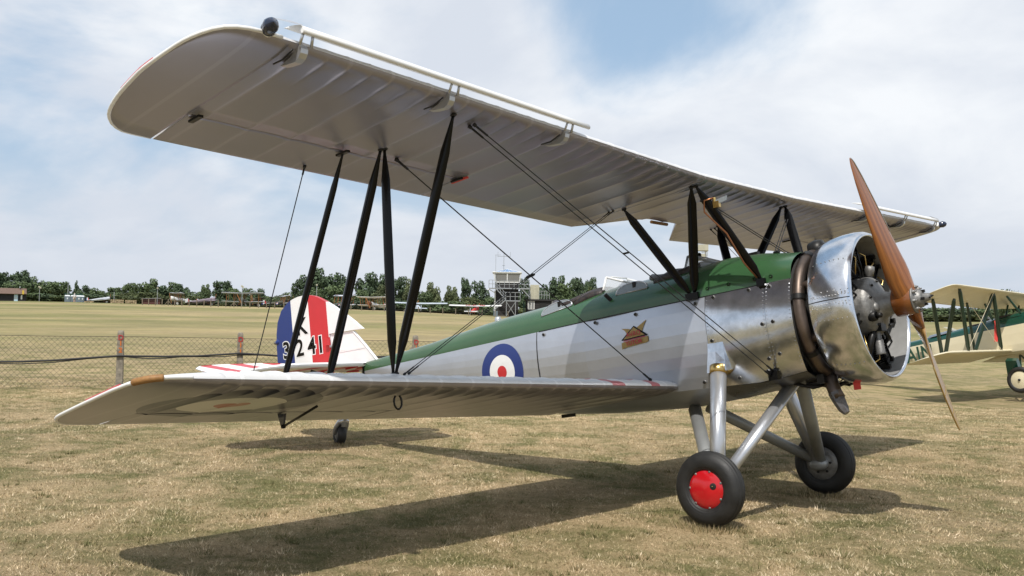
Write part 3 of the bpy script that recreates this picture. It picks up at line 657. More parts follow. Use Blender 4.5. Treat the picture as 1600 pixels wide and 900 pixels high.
for sg in (-1, 1):
    ft = under(UW, sg * YS, SF); rt = under(UW, sg * YS, SR); fb = over(LW, sg * YB, SF); rb = over(LW, sg * YB, .60)
    for a, b in ((ft, fb), (rt, rb), (rt + Vector((.02, -sg * .015, 0)), fb + Vector((-.025, 0, 0)))):
        s_ = strut(a, b, .075, .036, M['black'], 'interplane_strut', plane); fitting(a, s_); fitting(b, s_)
    a = under(UW, sg * 3.655, .70); b = over(LW, sg * 3.71, .72); s_ = strut(a, b, .055, .03, M['black'], 'aileron_strut', plane)
    # centre-section struts
    E_ = Vector((.2517, sg * .40, .735)); G_ = Vector((.9218, sg * .425, .73))
    for a, b in ((under(UW, sg * YC, SR), E_), (under(UW, sg * YC, SF), E_ + Vector((.03, 0, 0))), (under(UW, sg * YC, SF) + Vector((.04, 0, 0)), G_)):
        s_ = strut(a, b, .080, .040, M['black'], 'cabane_strut', plane); fitting(a, s_)
    m = mb(); m.box(E_ + Vector((.02, sg * .01, -.01)), (.12, .06, .06)); obj('strut_fitting', m, M['black'], plane)
    m = mb(); m.box(G_ + Vector((0, sg * .012, -.01)), (.07, .06, .06)); obj('strut_fitting', m, M['black'], plane)
    # flying, landing and incidence wires
    fl = Vector((.9055, sg * .44, -.02)); up = under(UW, sg * 3.27, .135)
    for dx in (-.020, .020): wire(up + Vector((dx, 0, 0)), fl + Vector((dx * .6, 0, dx)), 'flying_wire', .004)
    m = mb(); m.box(fl, (.08, .05, .075)); obj('wire_fitting', m, M['black'], plane)
    rw = under(UW, sg * 3.275, .645); lw = Vector((-.20, sg * .62, .03)) if sg < 0 else Vector((-.20, sg * .62, .03))
    lw = over(LW, sg * .60, .10); wire(rw, lw, 'flying_wire')
    la = under(UW, sg * .85, .652); lb = over(LW, sg * 3.36, .10)
    for dx in (-.022, .022): wire(la + Vector((dx, 0, 0)), lb + Vector((dx, 0, 0)), 'landing_wire', .0028)
    mid = la.lerp(lb, .50)
    d1, d2, w0 = lw - rw, lb - la, rw - la; A_, B_, C_, D_, E2 = d1.dot(d1), d1.dot(d2), d2.dot(d2), d1.dot(w0), d2.dot(w0); den = A_ * C_ - B_ * B_
    u = (rw + d1 * ((B_ * E2 - C_ * D_) / den) + la + d2 * ((A_ * E2 - B_ * D_) / den)) / 2
    m = mb(); m.lathe([(-.045, .005), (-.03, .012), (.03, .012), (.045, .005)], u, (1, 0, .1), 8); obj('wire_acorn', m, M['wire'], plane)
    wire(under(UW, sg * 3.714, .94), over(LW, sg * 3.80, .92), 'aileron_cable', .0035)
    ft2 = under(UW, sg * YC, SF)
    for dx in (-.012, .012):
        wire(ft2 + Vector((dx + .06, -sg * .04, -.12)), Vector((.93 + dx, -sg * .12, .985)), 'cabane_wire', .004)
    for p, q in ((.32, .55),):
        a = up.lerp(fl, .45); m = mb(); m.box(a, (.05, .012, .012)); obj('wire_clip', m, M['dark'], plane)
# gauge and copper pipe on the starboard front cabane strut
gt = under(UW, -YC, SF) + Vector((.04, 0, 0)); gb = Vector((.9218, -.425, .73)); gp = gt.lerp(gb, .22)
m = mb(); m.box(gp + Vector((.07, -.02, 0)), (.05, .035, .05)); m.lathe([(-.03, .01), (.0, .018), (.03, .012)], gp + Vector((.055, -.02, .03)), (0, 0, 1), 10); ga = obj('strut_gauge', m, M['brass'], plane)
m = mb(); m.prism([gp + Vector((.05, -.03, .035)), gp + Vector((.17, -.03, .05)), gp + Vector((.16, -.03, .012)), gp + Vector((.06, -.03, .0))], (0, .012, 0)); obj('gauge_plate', m, M['perspex'], ga)
m = mb(); m.tube([gp + Vector((.05, -.02, .06)), gp + Vector((-.02, -.05, .05)), gp + Vector((-.03, -.055, -.04)), gt.lerp(gb, .5) + Vector((.0, -.04, 0)), gt.lerp(gb, .8) + Vector((-.03, -.03, 0)), gb + Vector((-.02, -.04, .03))], .008, 6); obj('copper_pipe', m, M['copper'], plane)

# --- undercarriage
AX = .54; AZ = -.815; WR = .282
def leg(p0, p1, r0, r1, mt, name, asp=1.0):
    m = mb(); m.tube([p0, p1], [r0, r1], 16, aspect=asp, ref=(1, 0, 0)); return obj(name, m, mt, plane)
for sg in (-1, 1):
    ax = Vector((AX, sg * .93, AZ))
    lg = leg((.462, sg * .505, .09), (AX, sg * .915, AZ + .02), .066, .060, M['silver_leg'], 'shock_leg')
    m = mb(); a = Vector((.462, sg * .505, .09)); dd = (Vector((AX, sg * .915, AZ)) - a).normalized(); m.lathe([(-.02, .066), (-.018, .072), (.05, .072), (.052, .066)], a, dd, 24); obj('leg_band', m, M['brass'], lg)
    leg((-.04, sg * .12, -.20), ax + Vector((-.03, 0, .03)), .058, .052, M['grey_leg'], 'axle_strut', .8)
    leg((.88, sg * .085, -.10), ax + Vector((.02, -sg * .02, .02)), .060, .050, M['silver_leg'] if sg < 0 else M['grey_leg'], 'radius_strut', .8)  # far strut takes the grey, its shadow side put into the colour
    # polished fairing where the leg leaves the engine bay
    m = mb(); rows = []
    for t, hw, out, zz in ((0, .088, .004, .315), (.3, .090, .022, .245), (.65, .10, .055, .155), (1, .110, .088, .075)):
        y0 = side_pt(.46, (ZG - zz) / (ZG - Zb(.46)), sg)[1]
        rows.append([(.455 - hw, y0 - sg * .02, zz), (.455 - hw * .82, y0 + sg * out, zz - .008), (.455, y0 + sg * out * 1.12, zz - .012), (.455 + hw * .82, y0 + sg * out, zz - .008), (.455 + hw, y0 - sg * .02, zz)])
    m.rings(rows, 0, False, False, False); obj('leg_fairing', m, M['polish'], plane)
    # wheel
    wy = sg * 1.03; wc = Vector((AX, wy, AZ)); out = Vector((0, sg, 0))
    wh = link('wheel', None, plane)
    tw = .082; prof = []
    for a in np.linspace(-PI * .80, PI * .80, 22):
        rr = WR - tw + tw * math.cos(a) * 1.0; w = tw * 1.0 * math.sin(a)
        prof.append((w, rr if abs(a) > .5 else rr - .002))
    prof2 = []
    for w, r in prof:
        prof2.append((w, r))
    prof2 = []
    for w in np.linspace(-.080, .080, 9 * 9):
        rr = WR - tw + math.sqrt(max(0, tw * tw - w * w)); g_ = any(abs(w - q) < .0036 for q in (-.042, -.015, .015, .042)); prof2.append((w, rr - (.009 if g_ else 0)))
    sidep = [(-(tw + (.0022 if i in (5, 6, 9) else 0)) * math.sin(a), WR - tw + (tw + (.0022 if i in (5, 6, 9) else 0)) * math.cos(a)) for i, a in enumerate(np.linspace(PI * .80, PI * .53, 14))]
    prof2 = sidep + prof2 + [(-w, r) for w, r in sidep[::-1]]
    m = mb(); m.lathe(prof2, wc, out, 64, ref=(0, 0, 1)); ty = fixn(obj('tyre', m, M['tyre'], wh))
    m = mb(); m.lathe([(-.06, .0), (-.06, .14), (-.045, .158), (.045, .158), (.05, .14)], wc, out, 36); obj('wheel_hub', m, M['grey_leg'], wh)
    if sg < 0:
        m = mb(); m.lathe([(.052, .150), (.060, .142), (.074, .11), (.084, .06), (.088, .0)], wc, out, 40); hc = fixn(obj('hub_cap', m, M['hubred'], wh))
        for k in range(7):
            a = 2 * PI * k / 7 + .3; m = mb(); m.lathe([(0, .010), (.004, .008), (.004, 0)], wc + Vector((math.cos(a) * .137, sg * .063, math.sin(a) * .137)), out, 8); obj('hub_screw', m, M['cast'], wh)
        m = mb(); m.lathe([(0, .026), (.002, .024), (.002, .012)], wc + Vector((.075, sg * .080, .02)), out + Vector((.25, 0, 0)), 14); m.ball(wc + Vector((.07, sg * .079, .02)), .027, 12, sq=(1, .18, 1)); obj('valve_hole', m, M['interior'], wh)
        m = mb(); m.ball(wc + Vector((.072, sg * .086, .022)), .006, 6); obj('valve', m, M['brass'], wh)
    else:
        m = mb(); m.lathe([(.05, .150), (.075, .10), (.08, .0)], wc, out, 30); obj('hub_cap', m, M['hubred'], wh)
    # inboard brake side
    m = mb(); m.lathe([(-.052, .155), (-.066, .148), (-.07, .10), (-.078, .06), (-.12, .05), (-.125, 0)], wc, out, 30); obj('brake_plate', m, M['cast'], wh)
    for k in range(6):
        a = 2 * PI * k / 6; m = mb(); m.lathe([(0, .012), (.012, .010), (.012, 0)], wc + Vector((math.cos(a) * .085, -sg * .071, math.sin(a) * .085)), -out, 8); obj('brake_bolt', m, M['dark'], wh)
    m = mb(); m.tube([ax + Vector((0, -sg * .02, 0)), wc + Vector((0, -sg * .1, 0))], .045, 14); obj('axle', m, M['grey_leg'], plane)
    m = mb(); m.ball(ax + Vector((0, -sg * .03, 0)), .075, 12, sq=(1.2, .9, .8)); obj('axle_knuckle', m, M['grey_leg'], plane)
m = mb(); m.box((AX + .045, .855, -.56), (.03, .035, .06)); obj('leg_label', m, M['white'], plane)
# pipes and clutter under the nose
m = mb(); m.tube([(.95, -.2, -.10), (1.1, -.2, -.15), (1.22, -.1, -.13)], .014, 6); m.tube([(1.0, 0, -.10), (1.2, -.05, -.17), (1.35, 0, -.12)], .016, 6); m.tube([(1.0, .2, -.08), (1.25, .15, -.16), (1.4, .12, -.1)], .012, 6)
m.box((1.08, -.12, -.13), (.12, .05, .04)); m.box((1.2, -.24, -.09), (.06, .06, .07)); obj('oil_pipes', m, M['dark'], plane)

# --- engine, cowling ring, exhaust collector, propeller
PX, PZ = 1.87, .4172
def cx(x, a, r): return (x, -math.sin(a) * r, PZ + math.cos(a) * r)   # a clockwise from the top towards starboard
m = mb(); m.lathe([(0, .0), (0, .50), (-.03, .515)], (1.185, 0, PZ), (1, 0, 0), 48); obj('bulkhead', m, M['interior'], plane)
m = mb(); m.lathe([(1.325, .552), (1.335, .562), (1.40, .583), (1.50, .596), (1.58, .597), (1.635, .590), (1.665, .575), (1.674, .560), (1.668, .548), (1.64, .548), (1.55, .56), (1.42, .562), (1.33, .548)], (0, 0, PZ), (1, 0, 0), 96, ref=(0, 0, 1)); cow = fixn(obj('engine_cowling', m, M['polish'], plane))
for sg in (-1, 1):
    a = sg * R(-92) if sg > 0 else R(92); a = R(85) * 1 if sg < 0 else -R(85)
    def ry(x, da): rr = tab([(1.325, .555), (1.40, .5845), (1.50, .5975), (1.58, .5985), (1.635, .5915), (1.665, .577)], x); return cx(x, a + da, rr + .0015)
    m = mb(); m.tube([ry(x, 0) for x in np.linspace(1.33, 1.66, 9)], .0035, 5); obj('cowling_seam', m, M['interior'], cow)
    m = mb()
    for da in (-.05, .045, -.11, .10):
        n = 14 if abs(da) < .06 else 7
        for x in np.linspace(1.345, 1.655, n):
            p = Vector(ry(x, da)); m.ball(p, .0052, 6)
    for x in (1.36, 1.38, 1.58, 1.61, 1.635):
        for da in (-.08, -.065, .065, .08): m.ball(ry(x, da), .005, 6)
    for da in (-.55, .25, .9):
        for x in np.linspace(1.37, 1.62, 8): m.ball(ry(x, da), .0045, 6)
    obj('cowling_rivets', m, M['polish_dull'], cow, kind='stuff')
m = mb(); m.lathe([(1.34, .545), (1.42, .556), (1.55, .555), (1.655, .545)], (0, 0, PZ), (1, 0, 0), 72); obj('cowling_lining', m, M['lining'], cow)
# exhaust collector ring and tail pipe
m = mb(); n = 60; rows = []
pts = [cx(1.222, t, .492) for t in np.linspace(-PI * .93, PI * .93, n)]
m.tube(pts, .047, 14); col_ = obj('exhaust_collector', m, M['exhaust'], plane)
for k in range(7):
    a = 2 * PI * k / 7 + .2; m = mb(); m.tube([cx(1.235, a, .47), cx(1.32, a, .47), cx(1.40, a, .45)], .036, 8); obj('exhaust_stub', m, M['exhaust'], col_)
    m = mb(); m.lathe([(-.02, .060), (.02, .060)], cx(1.222, a + .22, .492), Vector(cx(0, a + .22 + PI / 2, 1)) - Vector((0, 0, PZ)), 14); obj('collector_clamp', m, M['dark'], col_)
m = mb(); m.tube([cx(1.225, R(165), .49), (1.24, -.17, -.115), (1.27, -.20, -.20), (1.30, -.21, -.26)], [.056, .055, .052, .05], 12); obj('exhaust_pipe', m, M['exhaust'], col_)
m = mb(); m.tube([(1.272, -.205, -.205), (1.30, -.21, -.28), (1.325, -.215, -.34), (1.345, -.22, -.375)], [.055, .050, .042, .026], 7, smooth=False); bg_ = fixn(obj('pipe_cover', m, M['bag'], plane))
m = mb(); m.lathe([(-.06, .075), (.0, .085), (.05, .07), (.06, .03)], (1.24, 0, .95), (1, 0, .1), 16); obj('breather', m, M['dark'], plane)
# crankcase and cylinders
m = mb(); m.lathe([(1.36, .24), (1.44, .245), (1.46, .25), (1.52, .245), (1.55, .235), (1.60, .235), (1.625, .228), (1.65, .205), (1.672, .16), (1.69, .11), (1.75, .085), (1.80, .075)], (0, 0, PZ), (1, 0, 0), 40, ref=(0, 0, 1)); crk = fixn(obj('crankcase', m, M['cast'], plane))
for k in range(10):
    a = 2 * PI * k / 10; m = mb(); m.lathe([(0, .02), (.02, .018), (.022, .01)], cx(1.635, a, .19), (1, 0, 0), 8); obj('crankcase_boss', m, M['cast'], crk)
    m = mb(); m.lathe([(0, .011), (.016, .01), (.016, 0)], cx(1.655, a, .19), (1, 0, 0), 6); obj('crankcase_bolt', m, M['dark'], crk)
for k in range(6):
    a = 2 * PI * k / 6 + .3; m = mb(); m.lathe([(0, .012), (.014, .01), (.014, 0)], cx(1.665, a, .135), (1, 0, 0), 6); obj('crankcase_bolt', m, M['cast'], crk)
m = mb(); m.ball(cx(1.67, R(100), .13), .045, 10, sq=(.6, 1, 1)); obj('crankcase_cover', m, M['cast'], crk)
m = mb(); m.lathe([(0, .04), (.05, .038), (.055, .028)], cx(1.63, R(118), .19), (1, -.2, 0), 12); m.ball(cx(1.70, R(118), .19), .027, 8); obj('magneto_drive', m, M['dark'], crk)
for k in range(7):
    a = 2 * PI * k / 7 + .15; d_ = Vector(cx(0, a, 1)) - Vector((0, 0, PZ)); o_ = Vector((1.47, 0, PZ))
    prof = []
    for i in range(13):
        r = .25 + i * .019; prof += [(r, .062), (r + .001, .088), (r + .006, .088), (r + .007, .062)]
    prof += [(.50, .085), (.535, .075), (.54, 0)]
    m = mb(); m.lathe(prof, o_, d_, 16, smooth=False); cy = obj('cylinder', m, M['dark'], plane)
    t_ = Vector((1, 0, 0)).cross(d_)
    for s_ in (-1, 1):
        m = mb(); m.tube([o_ + d_ * .235 + Vector((.10, 0, 0)) + t_ * .03 * s_, o_ + d_ * .525 + Vector((.075, 0, 0)) + t_ * .055 * s_], .010, 6); obj('pushrod', m, M['black'], cy)
        m = mb(); m.box(o_ + d_ * .53 + Vector((.05, 0, 0)) + t_ * .055 * s_, (.09, .035, .035)); obj('rocker_box', m, M['dark'], cy)
        m = mb(); m.tube([o_ + d_ * .46 + Vector((.05, 0, 0)) + t_ * .07 * s_, o_ + d_ * .40 + Vector((.12, 0, 0)) + t_ * .10 * s_, o_ + d_ * .27 + Vector((.10, 0, 0)) + t_ * .13 * s_], .006, 5); obj('ignition_lead', m, M['brass'] if k % 3 == 0 else M['wire'], cy)
    m = mb(); m.tube([o_ + d_ * .245 + Vector((.04, 0, 0)) + t_ * .11, o_ + d_ * .40 + Vector((-.02, 0, 0)) + t_ * .13, o_ + d_ * .5 + Vector((-.06, 0, 0)) + t_ * .08], .026, 8); obj('induction_pipe', m, M['cast'] if k in (0, 3) else M['dark'], cy)
m = mb(); p = Vector(cx(1.60, R(-12), .30)); m.lathe([(-.05, .024), (-.03, .034), (.0, .038), (.03, .034), (.035, .015), (.036, 0)], p, (.3, 0, 1), 14); obj('oil_filler', m, M['cast'], crk)
m = mb(); p = Vector((1.62, -.05, .115)); m.lathe([(-.075, .0), (-.075, .036), (-.07, .038), (-.055, .033), (.03, .033), (.04, .026), (.10, .024)], p, (0, .0, 1), 16); obj('oil_filter', m, M['cast'], crk)
m = mb(); m.box(p + Vector((.01, 0, .13)), (.09, .10, .06)); m.tube([p + Vector((0, 0, .16)), p + Vector((-.02, -.09, .05)), p + Vector((-.06, -.10, -.07)), p + Vector((-.12, -.04, -.12))], .024, 8); m.tube([p + Vector((.03, .06, .12)), p + Vector((.03, .14, .05)), p + Vector((-.05, .2, .0))], .018, 8); obj('oil_pump', m, M['dark'], crk)
# propeller
prop = link('propeller', None, plane)
ANG = .5805
DIR = Vector((0, -math.sin(ANG), math.cos(ANG)))
def blade(sg, mt, name, mt2=None, split=None):
    d_ = DIR * sg; t_ = Vector((0, math.cos(ANG), math.sin(ANG))) * sg; X_ = Vector((1, 0, 0)); Rp = 1.235
    rows = []; info = []
    RS = [0, .04, .08, .12, .17, .22, .28, .35, .45, .55, .65, .75, .85, .95, 1.05, 1.13, 1.18, 1.21, 1.228, 1.235]
    CH = [(0, .19), (.08, .185), (.17, .20), (.28, .225), (.45, .225), (.65, .205), (.85, .170), (1.05, .120), (1.18, .065), (1.22, .034), (1.235, .006)]
    TH_ = [(0, .15), (.10, .14), (.2, .095), (.35, .060), (.6, .036), (.9, .02), (1.235, .006)]
    for r in RS:
        ch, tk = tab(CH, r), tab(TH_, r); be = math.atan2(1.05, 2 * PI * max(r, .20)); cv = t_ * math.cos(be) + X_ * math.sin(be); nv = -t_ * math.sin(be) + X_ * math.cos(be)
        c = Vector((PX, 0, PZ)) + d_ * r; row = []
        for q in range(18):
            a = 2 * PI * q / 18; row.append(c + cv * (math.cos(a) * ch / 2) + nv * ((math.sin(a) * tk / 2 * (1 if math.sin(a) > 0 else .45)) * (1 - .35 * math.cos(a) * min(1, r / .3))))
        rows.append(row); info.append((r, ch))
    def part(i0, i1, mt, nm, par, grow=0):
        m = mb(); ids = m.rings(rows[i0:i1 + 1], 0, True, True, True)
        for (r, ch), row in zip(info[i0:i1 + 1], ids):
            for q, ii in enumerate(row): m.uv[ii] = (r, math.cos(2 * PI * q / 18) * ch / 2 * 3 + (1 if sg > 0 else 0))
        return fixn(obj(nm, m, mt, par))
    if split:
        b = part(0, split, mt, name, prop); part(split, len(RS) - 1, mt2, 'blade_sheath', prop)
    else: b = part(0, len(RS) - 1, mt, name, prop)
    # metal leading edge
    m = mb(); pts = [rows[i][0] * 1.0 for i in range(9, len(RS) - 1)]; m.tube(pts, [.006] * (len(pts) - 3) + [.006, .005, .004], 6); obj('blade_edge', m, M['polish_dull'] if sg > 0 else M['brass'], prop)
    if sg < 0:
        for i in (12, 14):
            m = mb(); n_ = len(rows[i]); m.tube([rows[i][q % n_] for q in range(n_ + 1)], .004, 5, caps=False); obj('blade_binding', m, M['brass'], prop)
blade(1, M['mahogany'], 'blade'); blade(-1, M['mahogany'], 'blade', M['ashwood'], 5)
m = mb(); m.lathe([(PX - .10, .085), (PX - .085, .115), (PX + .04, .115), (PX + .055, .112)], (0, 0, PZ), (1, 0, 0), 24); obj('blade_boss', m, M['mahogany'], prop)
m = mb(); m.lathe([(PX + .056, .0), (PX + .056, .112), (PX + .068, .109), (PX + .07, .075), (PX + .095, .069), (PX + .115, .060), (PX + .122, .05), (PX + .125, .036), (PX + .165, .028), (PX + .172, .012), (PX + .172, 0)], (0, 0, PZ), (1, 0, 0), 28); hub = fixn(obj('propeller_hub', m, M['cast'], prop))
for k in range(8):
    a = 2 * PI * k / 8 + .2; m = mb(); m.lathe([(0, .013), (.022, .013), (.024, .006), (.035, .006)], cx(PX + .066, a, .092), (1, 0, 0), 8); obj('hub_bolt', m, M['cast'], hub)
for k in range(4):
    a = 2 * PI * k / 4 + .2; m = mb(); m.box(cx(PX + .125, a, .05), (.03, .02, .02)); obj('hub_lug', m, M['dark'], hub)
m = mb(); m.tube([(PX + .165, -.025, PZ - .01), (PX + .19, 0, PZ + .005), (PX + .165, .025, PZ + .012)], .006, 6); obj('hub_pin', m, M['dark'], hub)
# --- tail wheel with its castoring fork
tw_ = link('tail_wheel', None, plane)
TWC = Vector((-5.00, .02, .135 - .0))
def tmb(): return MB()
# wheel is placed in level axes so that it stands on the grass
G0 = Vector((-5.03, .0, .132))
hd = Vector((math.cos(R(-20)), math.sin(R(-20)), 0)); sd = Vector((-hd.y, hd.x, 0))
m = tmb(); m.lathe([(-.05, .07), (-.055, .10), (-.042, .122), (-.02, .131), (.02, .131), (.042, .122), (.055, .10), (.05, .07)], G0, sd, 28); fixn(obj('tyre', m, M['tyre'], tw_))
m = tmb(); m.lathe([(-.052, .0), (-.05, .055), (-.04, .072), (.04, .072), (.05, .055), (.052, 0)], G0, sd, 20); obj('wheel_hub', m, M['cast'], tw_)
m = tmb()
for s_ in (-1, 1): m.tube([G0 + sd * .07 * s_, G0 + sd * .07 * s_ + hd * .05 + Vector((0, 0, .09)), G0 + sd * .05 * s_ + hd * .12 + Vector((0, 0, .16)), G0 + hd * .17 + Vector((0, 0, .19))], [.018, .024, .028, .034], 8)
m.tube([G0 + sd * -.085, G0 + sd * .085], .012, 8); obj('tail_fork', m, M['silver_leg'], tw_)
m = tmb(); m.tube([G0 + hd * .16 + Vector((0, 0, .10)), G0 + hd * .15 + Vector((0, 0, .30)), Vector(B2W((-4.62, 0, .50)))], [.035, .034, .03], 10); obj('tail_post', m, M['grey_leg'], tw_)
# red warning tag hanging below the cowling
m = mb(); m.box((1.42, -.12, -.165), (.055, .006, .085)); m.tube([(1.42, -.12, -.13), (1.40, -.1, -.10)], .004, 5); ft = obj('warning_flag', m, M['strap']); ft['label'] = 'small red warning flag hanging beneath the polished engine cowling'; ft['category'] = 'flag'
m = mb(); m.box((-1.1, -.55, -.13), (.12, .06, .03)); obj('belly_step', m, M['dark'], plane)
#SECTION4
# ------------------------------------------------------------------ the ground
def ray(px, py): return FW + RT * ((px - 800) / FPX) - UP * ((py - 450) / FPX)
def at(px, D, py=490):
    r = ray(px, py); h = Vector((r.x, r.y)).normalized(); return Vector((CAM.x + h.x * D, CAM.y + h.y * D))
def zpix(px, py, D):
    r = ray(px, py); return CAM.z + D * r.z / math.hypot(r.x, r.y)
HEAD = math.atan2(FW.y, FW.x)
def rel(x, y): return (math.atan2(y - CAM.y, x - CAM.x) - HEAD + PI) % (2 * PI) - PI
EDGE = [(-100, 469.5), (0, 470), (100, 471.5), (200, 474.5), (300, 477), (400, 479.5), (500, 482), (600, 485), (700, 490), (760, 493), (800, 495), (900, 496), (1050, 497), (1200, 499), (1350, 502), (1450, 503), (1600, 503), (1700, 503)]
ET = []
for px_, y_ in EDGE:
    p = at(px_, 200, y_); ET.append((rel(p.x, p.y), zpix(px_, y_, 200)))
ET.sort()
ET = [(-PI, 1.0), (-1.2, 1.5)] + ET + [(1.2, 3.0), (PI, 1.0)]
P2 = dict(X=-2.9312, Y=22.3851, psi=-.1801, zt=1.0214, th=.2228, zu=1.5186, xu=.505, c=1.1811, cl=1.2804, du=.032, dl=-.0111, iu=.1454, il=.0828)
eta = np.array([a for a, b in ET]); etz = np.array([b for a, b in ET])
def terrain(x, y):
    x = np.asarray(x, float); y = np.asarray(y, float)
    r = np.hypot(x - CAM.x, y - CAM.y); an = (np.arctan2(y - CAM.y, x - CAM.x) - HEAD + PI) % (2 * PI) - PI
    z2 = np.interp(an, eta, etz); t = np.clip((r - 26) / 174, 0, None)
    S = np.where(t < 1, t ** 1.12, 1 + .5 * np.clip(t - 1, 0, 1.6))
    dip = -.42 * np.exp(-((x - P2['X'] - .5) ** 2 + (y - P2['Y']) ** 2) / (2 * 8.0 ** 2))
    n = .012 * np.sin(x * .9 + 1.3 * np.sin(y * .5)) * np.sin(y * .8 + .7) * np.clip((r - 9) / 10, 0, 1)
    return z2 * S + dip + n
def T(x, y): return float(terrain(x, y))
def at3(px, D): p = at(px, D); return Vector((p.x, p.y, T(p.x, p.y)))
def ground_mat():
    m = bpy.data.materials.new('dry_mown_grass_ground'); m.use_nodes = True; nt = m.node_tree; b = nt.nodes['Principled BSDF']; N = nt.nodes.new; L = nt.links.new
    tc = N('ShaderNodeTexCoord')
    def noise(sc, det=5, rough=.6, st=None, dist=0):
        v = tc.outputs['Object']
        if st: mp = N('ShaderNodeMapping'); mp.inputs['Scale'].default_value = st; mp.inputs['Rotation'].default_value = (0, 0, R(40)); L(v, mp.inputs[0]); v = mp.outputs[0]
        n = N('ShaderNodeTexNoise'); n.inputs['Scale'].default_value = sc; n.inputs['Detail'].default_value = det; n.inputs['Roughness'].default_value = rough; n.inputs['Distortion'].default_value = dist; L(v, n.inputs['Vector']); return n.outputs[0]
    def ramp(f, stops):
        r = N('ShaderNodeValToRGB'); e = r.color_ramp.elements
        while len(e) < len(stops): e.new(.5)
        for k, (p, c) in zip(e, stops): k.position = p; k.color = (*c, 1)
        L(f, r.inputs[0]); return r.outputs[0]
    def mix(f, a, c):
        n = N('ShaderNodeMix'); n.data_type = 'RGBA'
        for i, x in ((0, f), (6, a), (7, c)):
            if hasattr(x, 'links'): L(x, n.inputs[i])
            elif i == 0: n.inputs[0].default_value = x
            else: n.inputs[i].default_value = (*x, 1)
        return n.outputs[2]
    fine = ramp(noise(55, 6, .75), [(.30, (.19, .14, .072)), (.5, (.43, .33, .195)), (.72, (.64, .515, .335))])
    green = ramp(noise(48, 6, .75), [(.3, (.09, .092, .034)), (.55, (.20, .19, .085)), (.8, (.34, .31, .15))])
    patch = ramp(noise(1.1, 9, .72, None, .6), [(.43, (0, 0, 0)), (.60, (1, 1, 1))])
    bands = ramp(noise(.035, 7, .62, (1.0, .28, 1)), [(.37, (0, 0, 0)), (.58, (1, 1, 1))])
    c = mix(patch, fine, green)
    # farther out the field is greener in long mown bands
    geo = N('ShaderNodeNewGeometry'); sp = N('ShaderNodeVectorMath'); sp.operation = 'DISTANCE'; L(geo.outputs['Position'], sp.inputs[0]); sp.inputs[1].default_value = (CAM.x, CAM.y, 0)
    fr = N('ShaderNodeMapRange'); fr.inputs[1].default_value = 22; fr.inputs[2].default_value = 60; L(sp.outputs['Value'], fr.inputs[0])
    farg = ramp(noise(2.4, 8, .8), [(.3, (.15, .155, .062)), (.7, (.25, .24, .11))]); fart = ramp(noise(2.1, 8, .8), [(.3, (.28, .225, .12)), (.7, (.42, .345, .20))])
    fcol = mix(bands, fart, farg)
    mu = N('ShaderNodeMath'); mu.operation = 'MULTIPLY'; mu.inputs[1].default_value = .9; L(fr.outputs[0], mu.inputs[0])
    c = mix(mu.outputs[0], c, fcol)
    big = ramp(noise(.16, 5, .6), [(.35, (.80, .80, .80)), (.65, (1.1, 1.07, 1.02))])
    mm = N('ShaderNodeMix'); mm.data_type = 'RGBA'; mm.blend_type = 'MULTIPLY'; mm.inputs[0].default_value = 1; L(c, mm.inputs[6]); L(big, mm.inputs[7])
    L(mm.outputs[2], b.inputs['Base Color']); b.inputs['Roughness'].default_value = .95; b.inputs['Specular IOR Level'].default_value = .1
    bp = N('ShaderNodeBump'); bp.inputs['Strength'].default_value = .9; bp.inputs['Distance'].default_value = .03; L(noise(60, 5, .8), bp.inputs['Height']); L(bp.outputs[0], b.inputs['Normal'])
    return m
M['ground'] = ground_mat()
rs = np.concatenate([[0.], np.geomspace(.8, 60, 90), np.geomspace(64, 3500, 60)]); na = 360
an = np.linspace(0, 2 * PI, na, endpoint=False)
rr, aa = np.meshgrid(rs[1:], an, indexing='ij'); gx = CAM.x + rr * np.cos(aa); gy = CAM.y + rr * np.sin(aa); gz = terrain(gx, gy)
V_ = np.concatenate([[[CAM.x, CAM.y, 0.]], np.stack([gx, gy, gz], -1).reshape(-1, 3)]); F_ = []
for j in range(na): F_.append((0, 1 + j, 1 + (j + 1) % na))
for i in range(len(rs) - 2):
    for j in range(na):
        a = 1 + i * na; F_.append((a + j, a + na + j, a + na + (j + 1) % na, a + (j + 1) % na))
me = bpy.data.meshes.new('ground'); me.from_pydata(V_.tolist(), [], F_); me.materials.append(M['ground']); me.polygons.foreach_set('use_smooth', [True] * len(F_)); me.update()
link('ground', me, kind='structure')

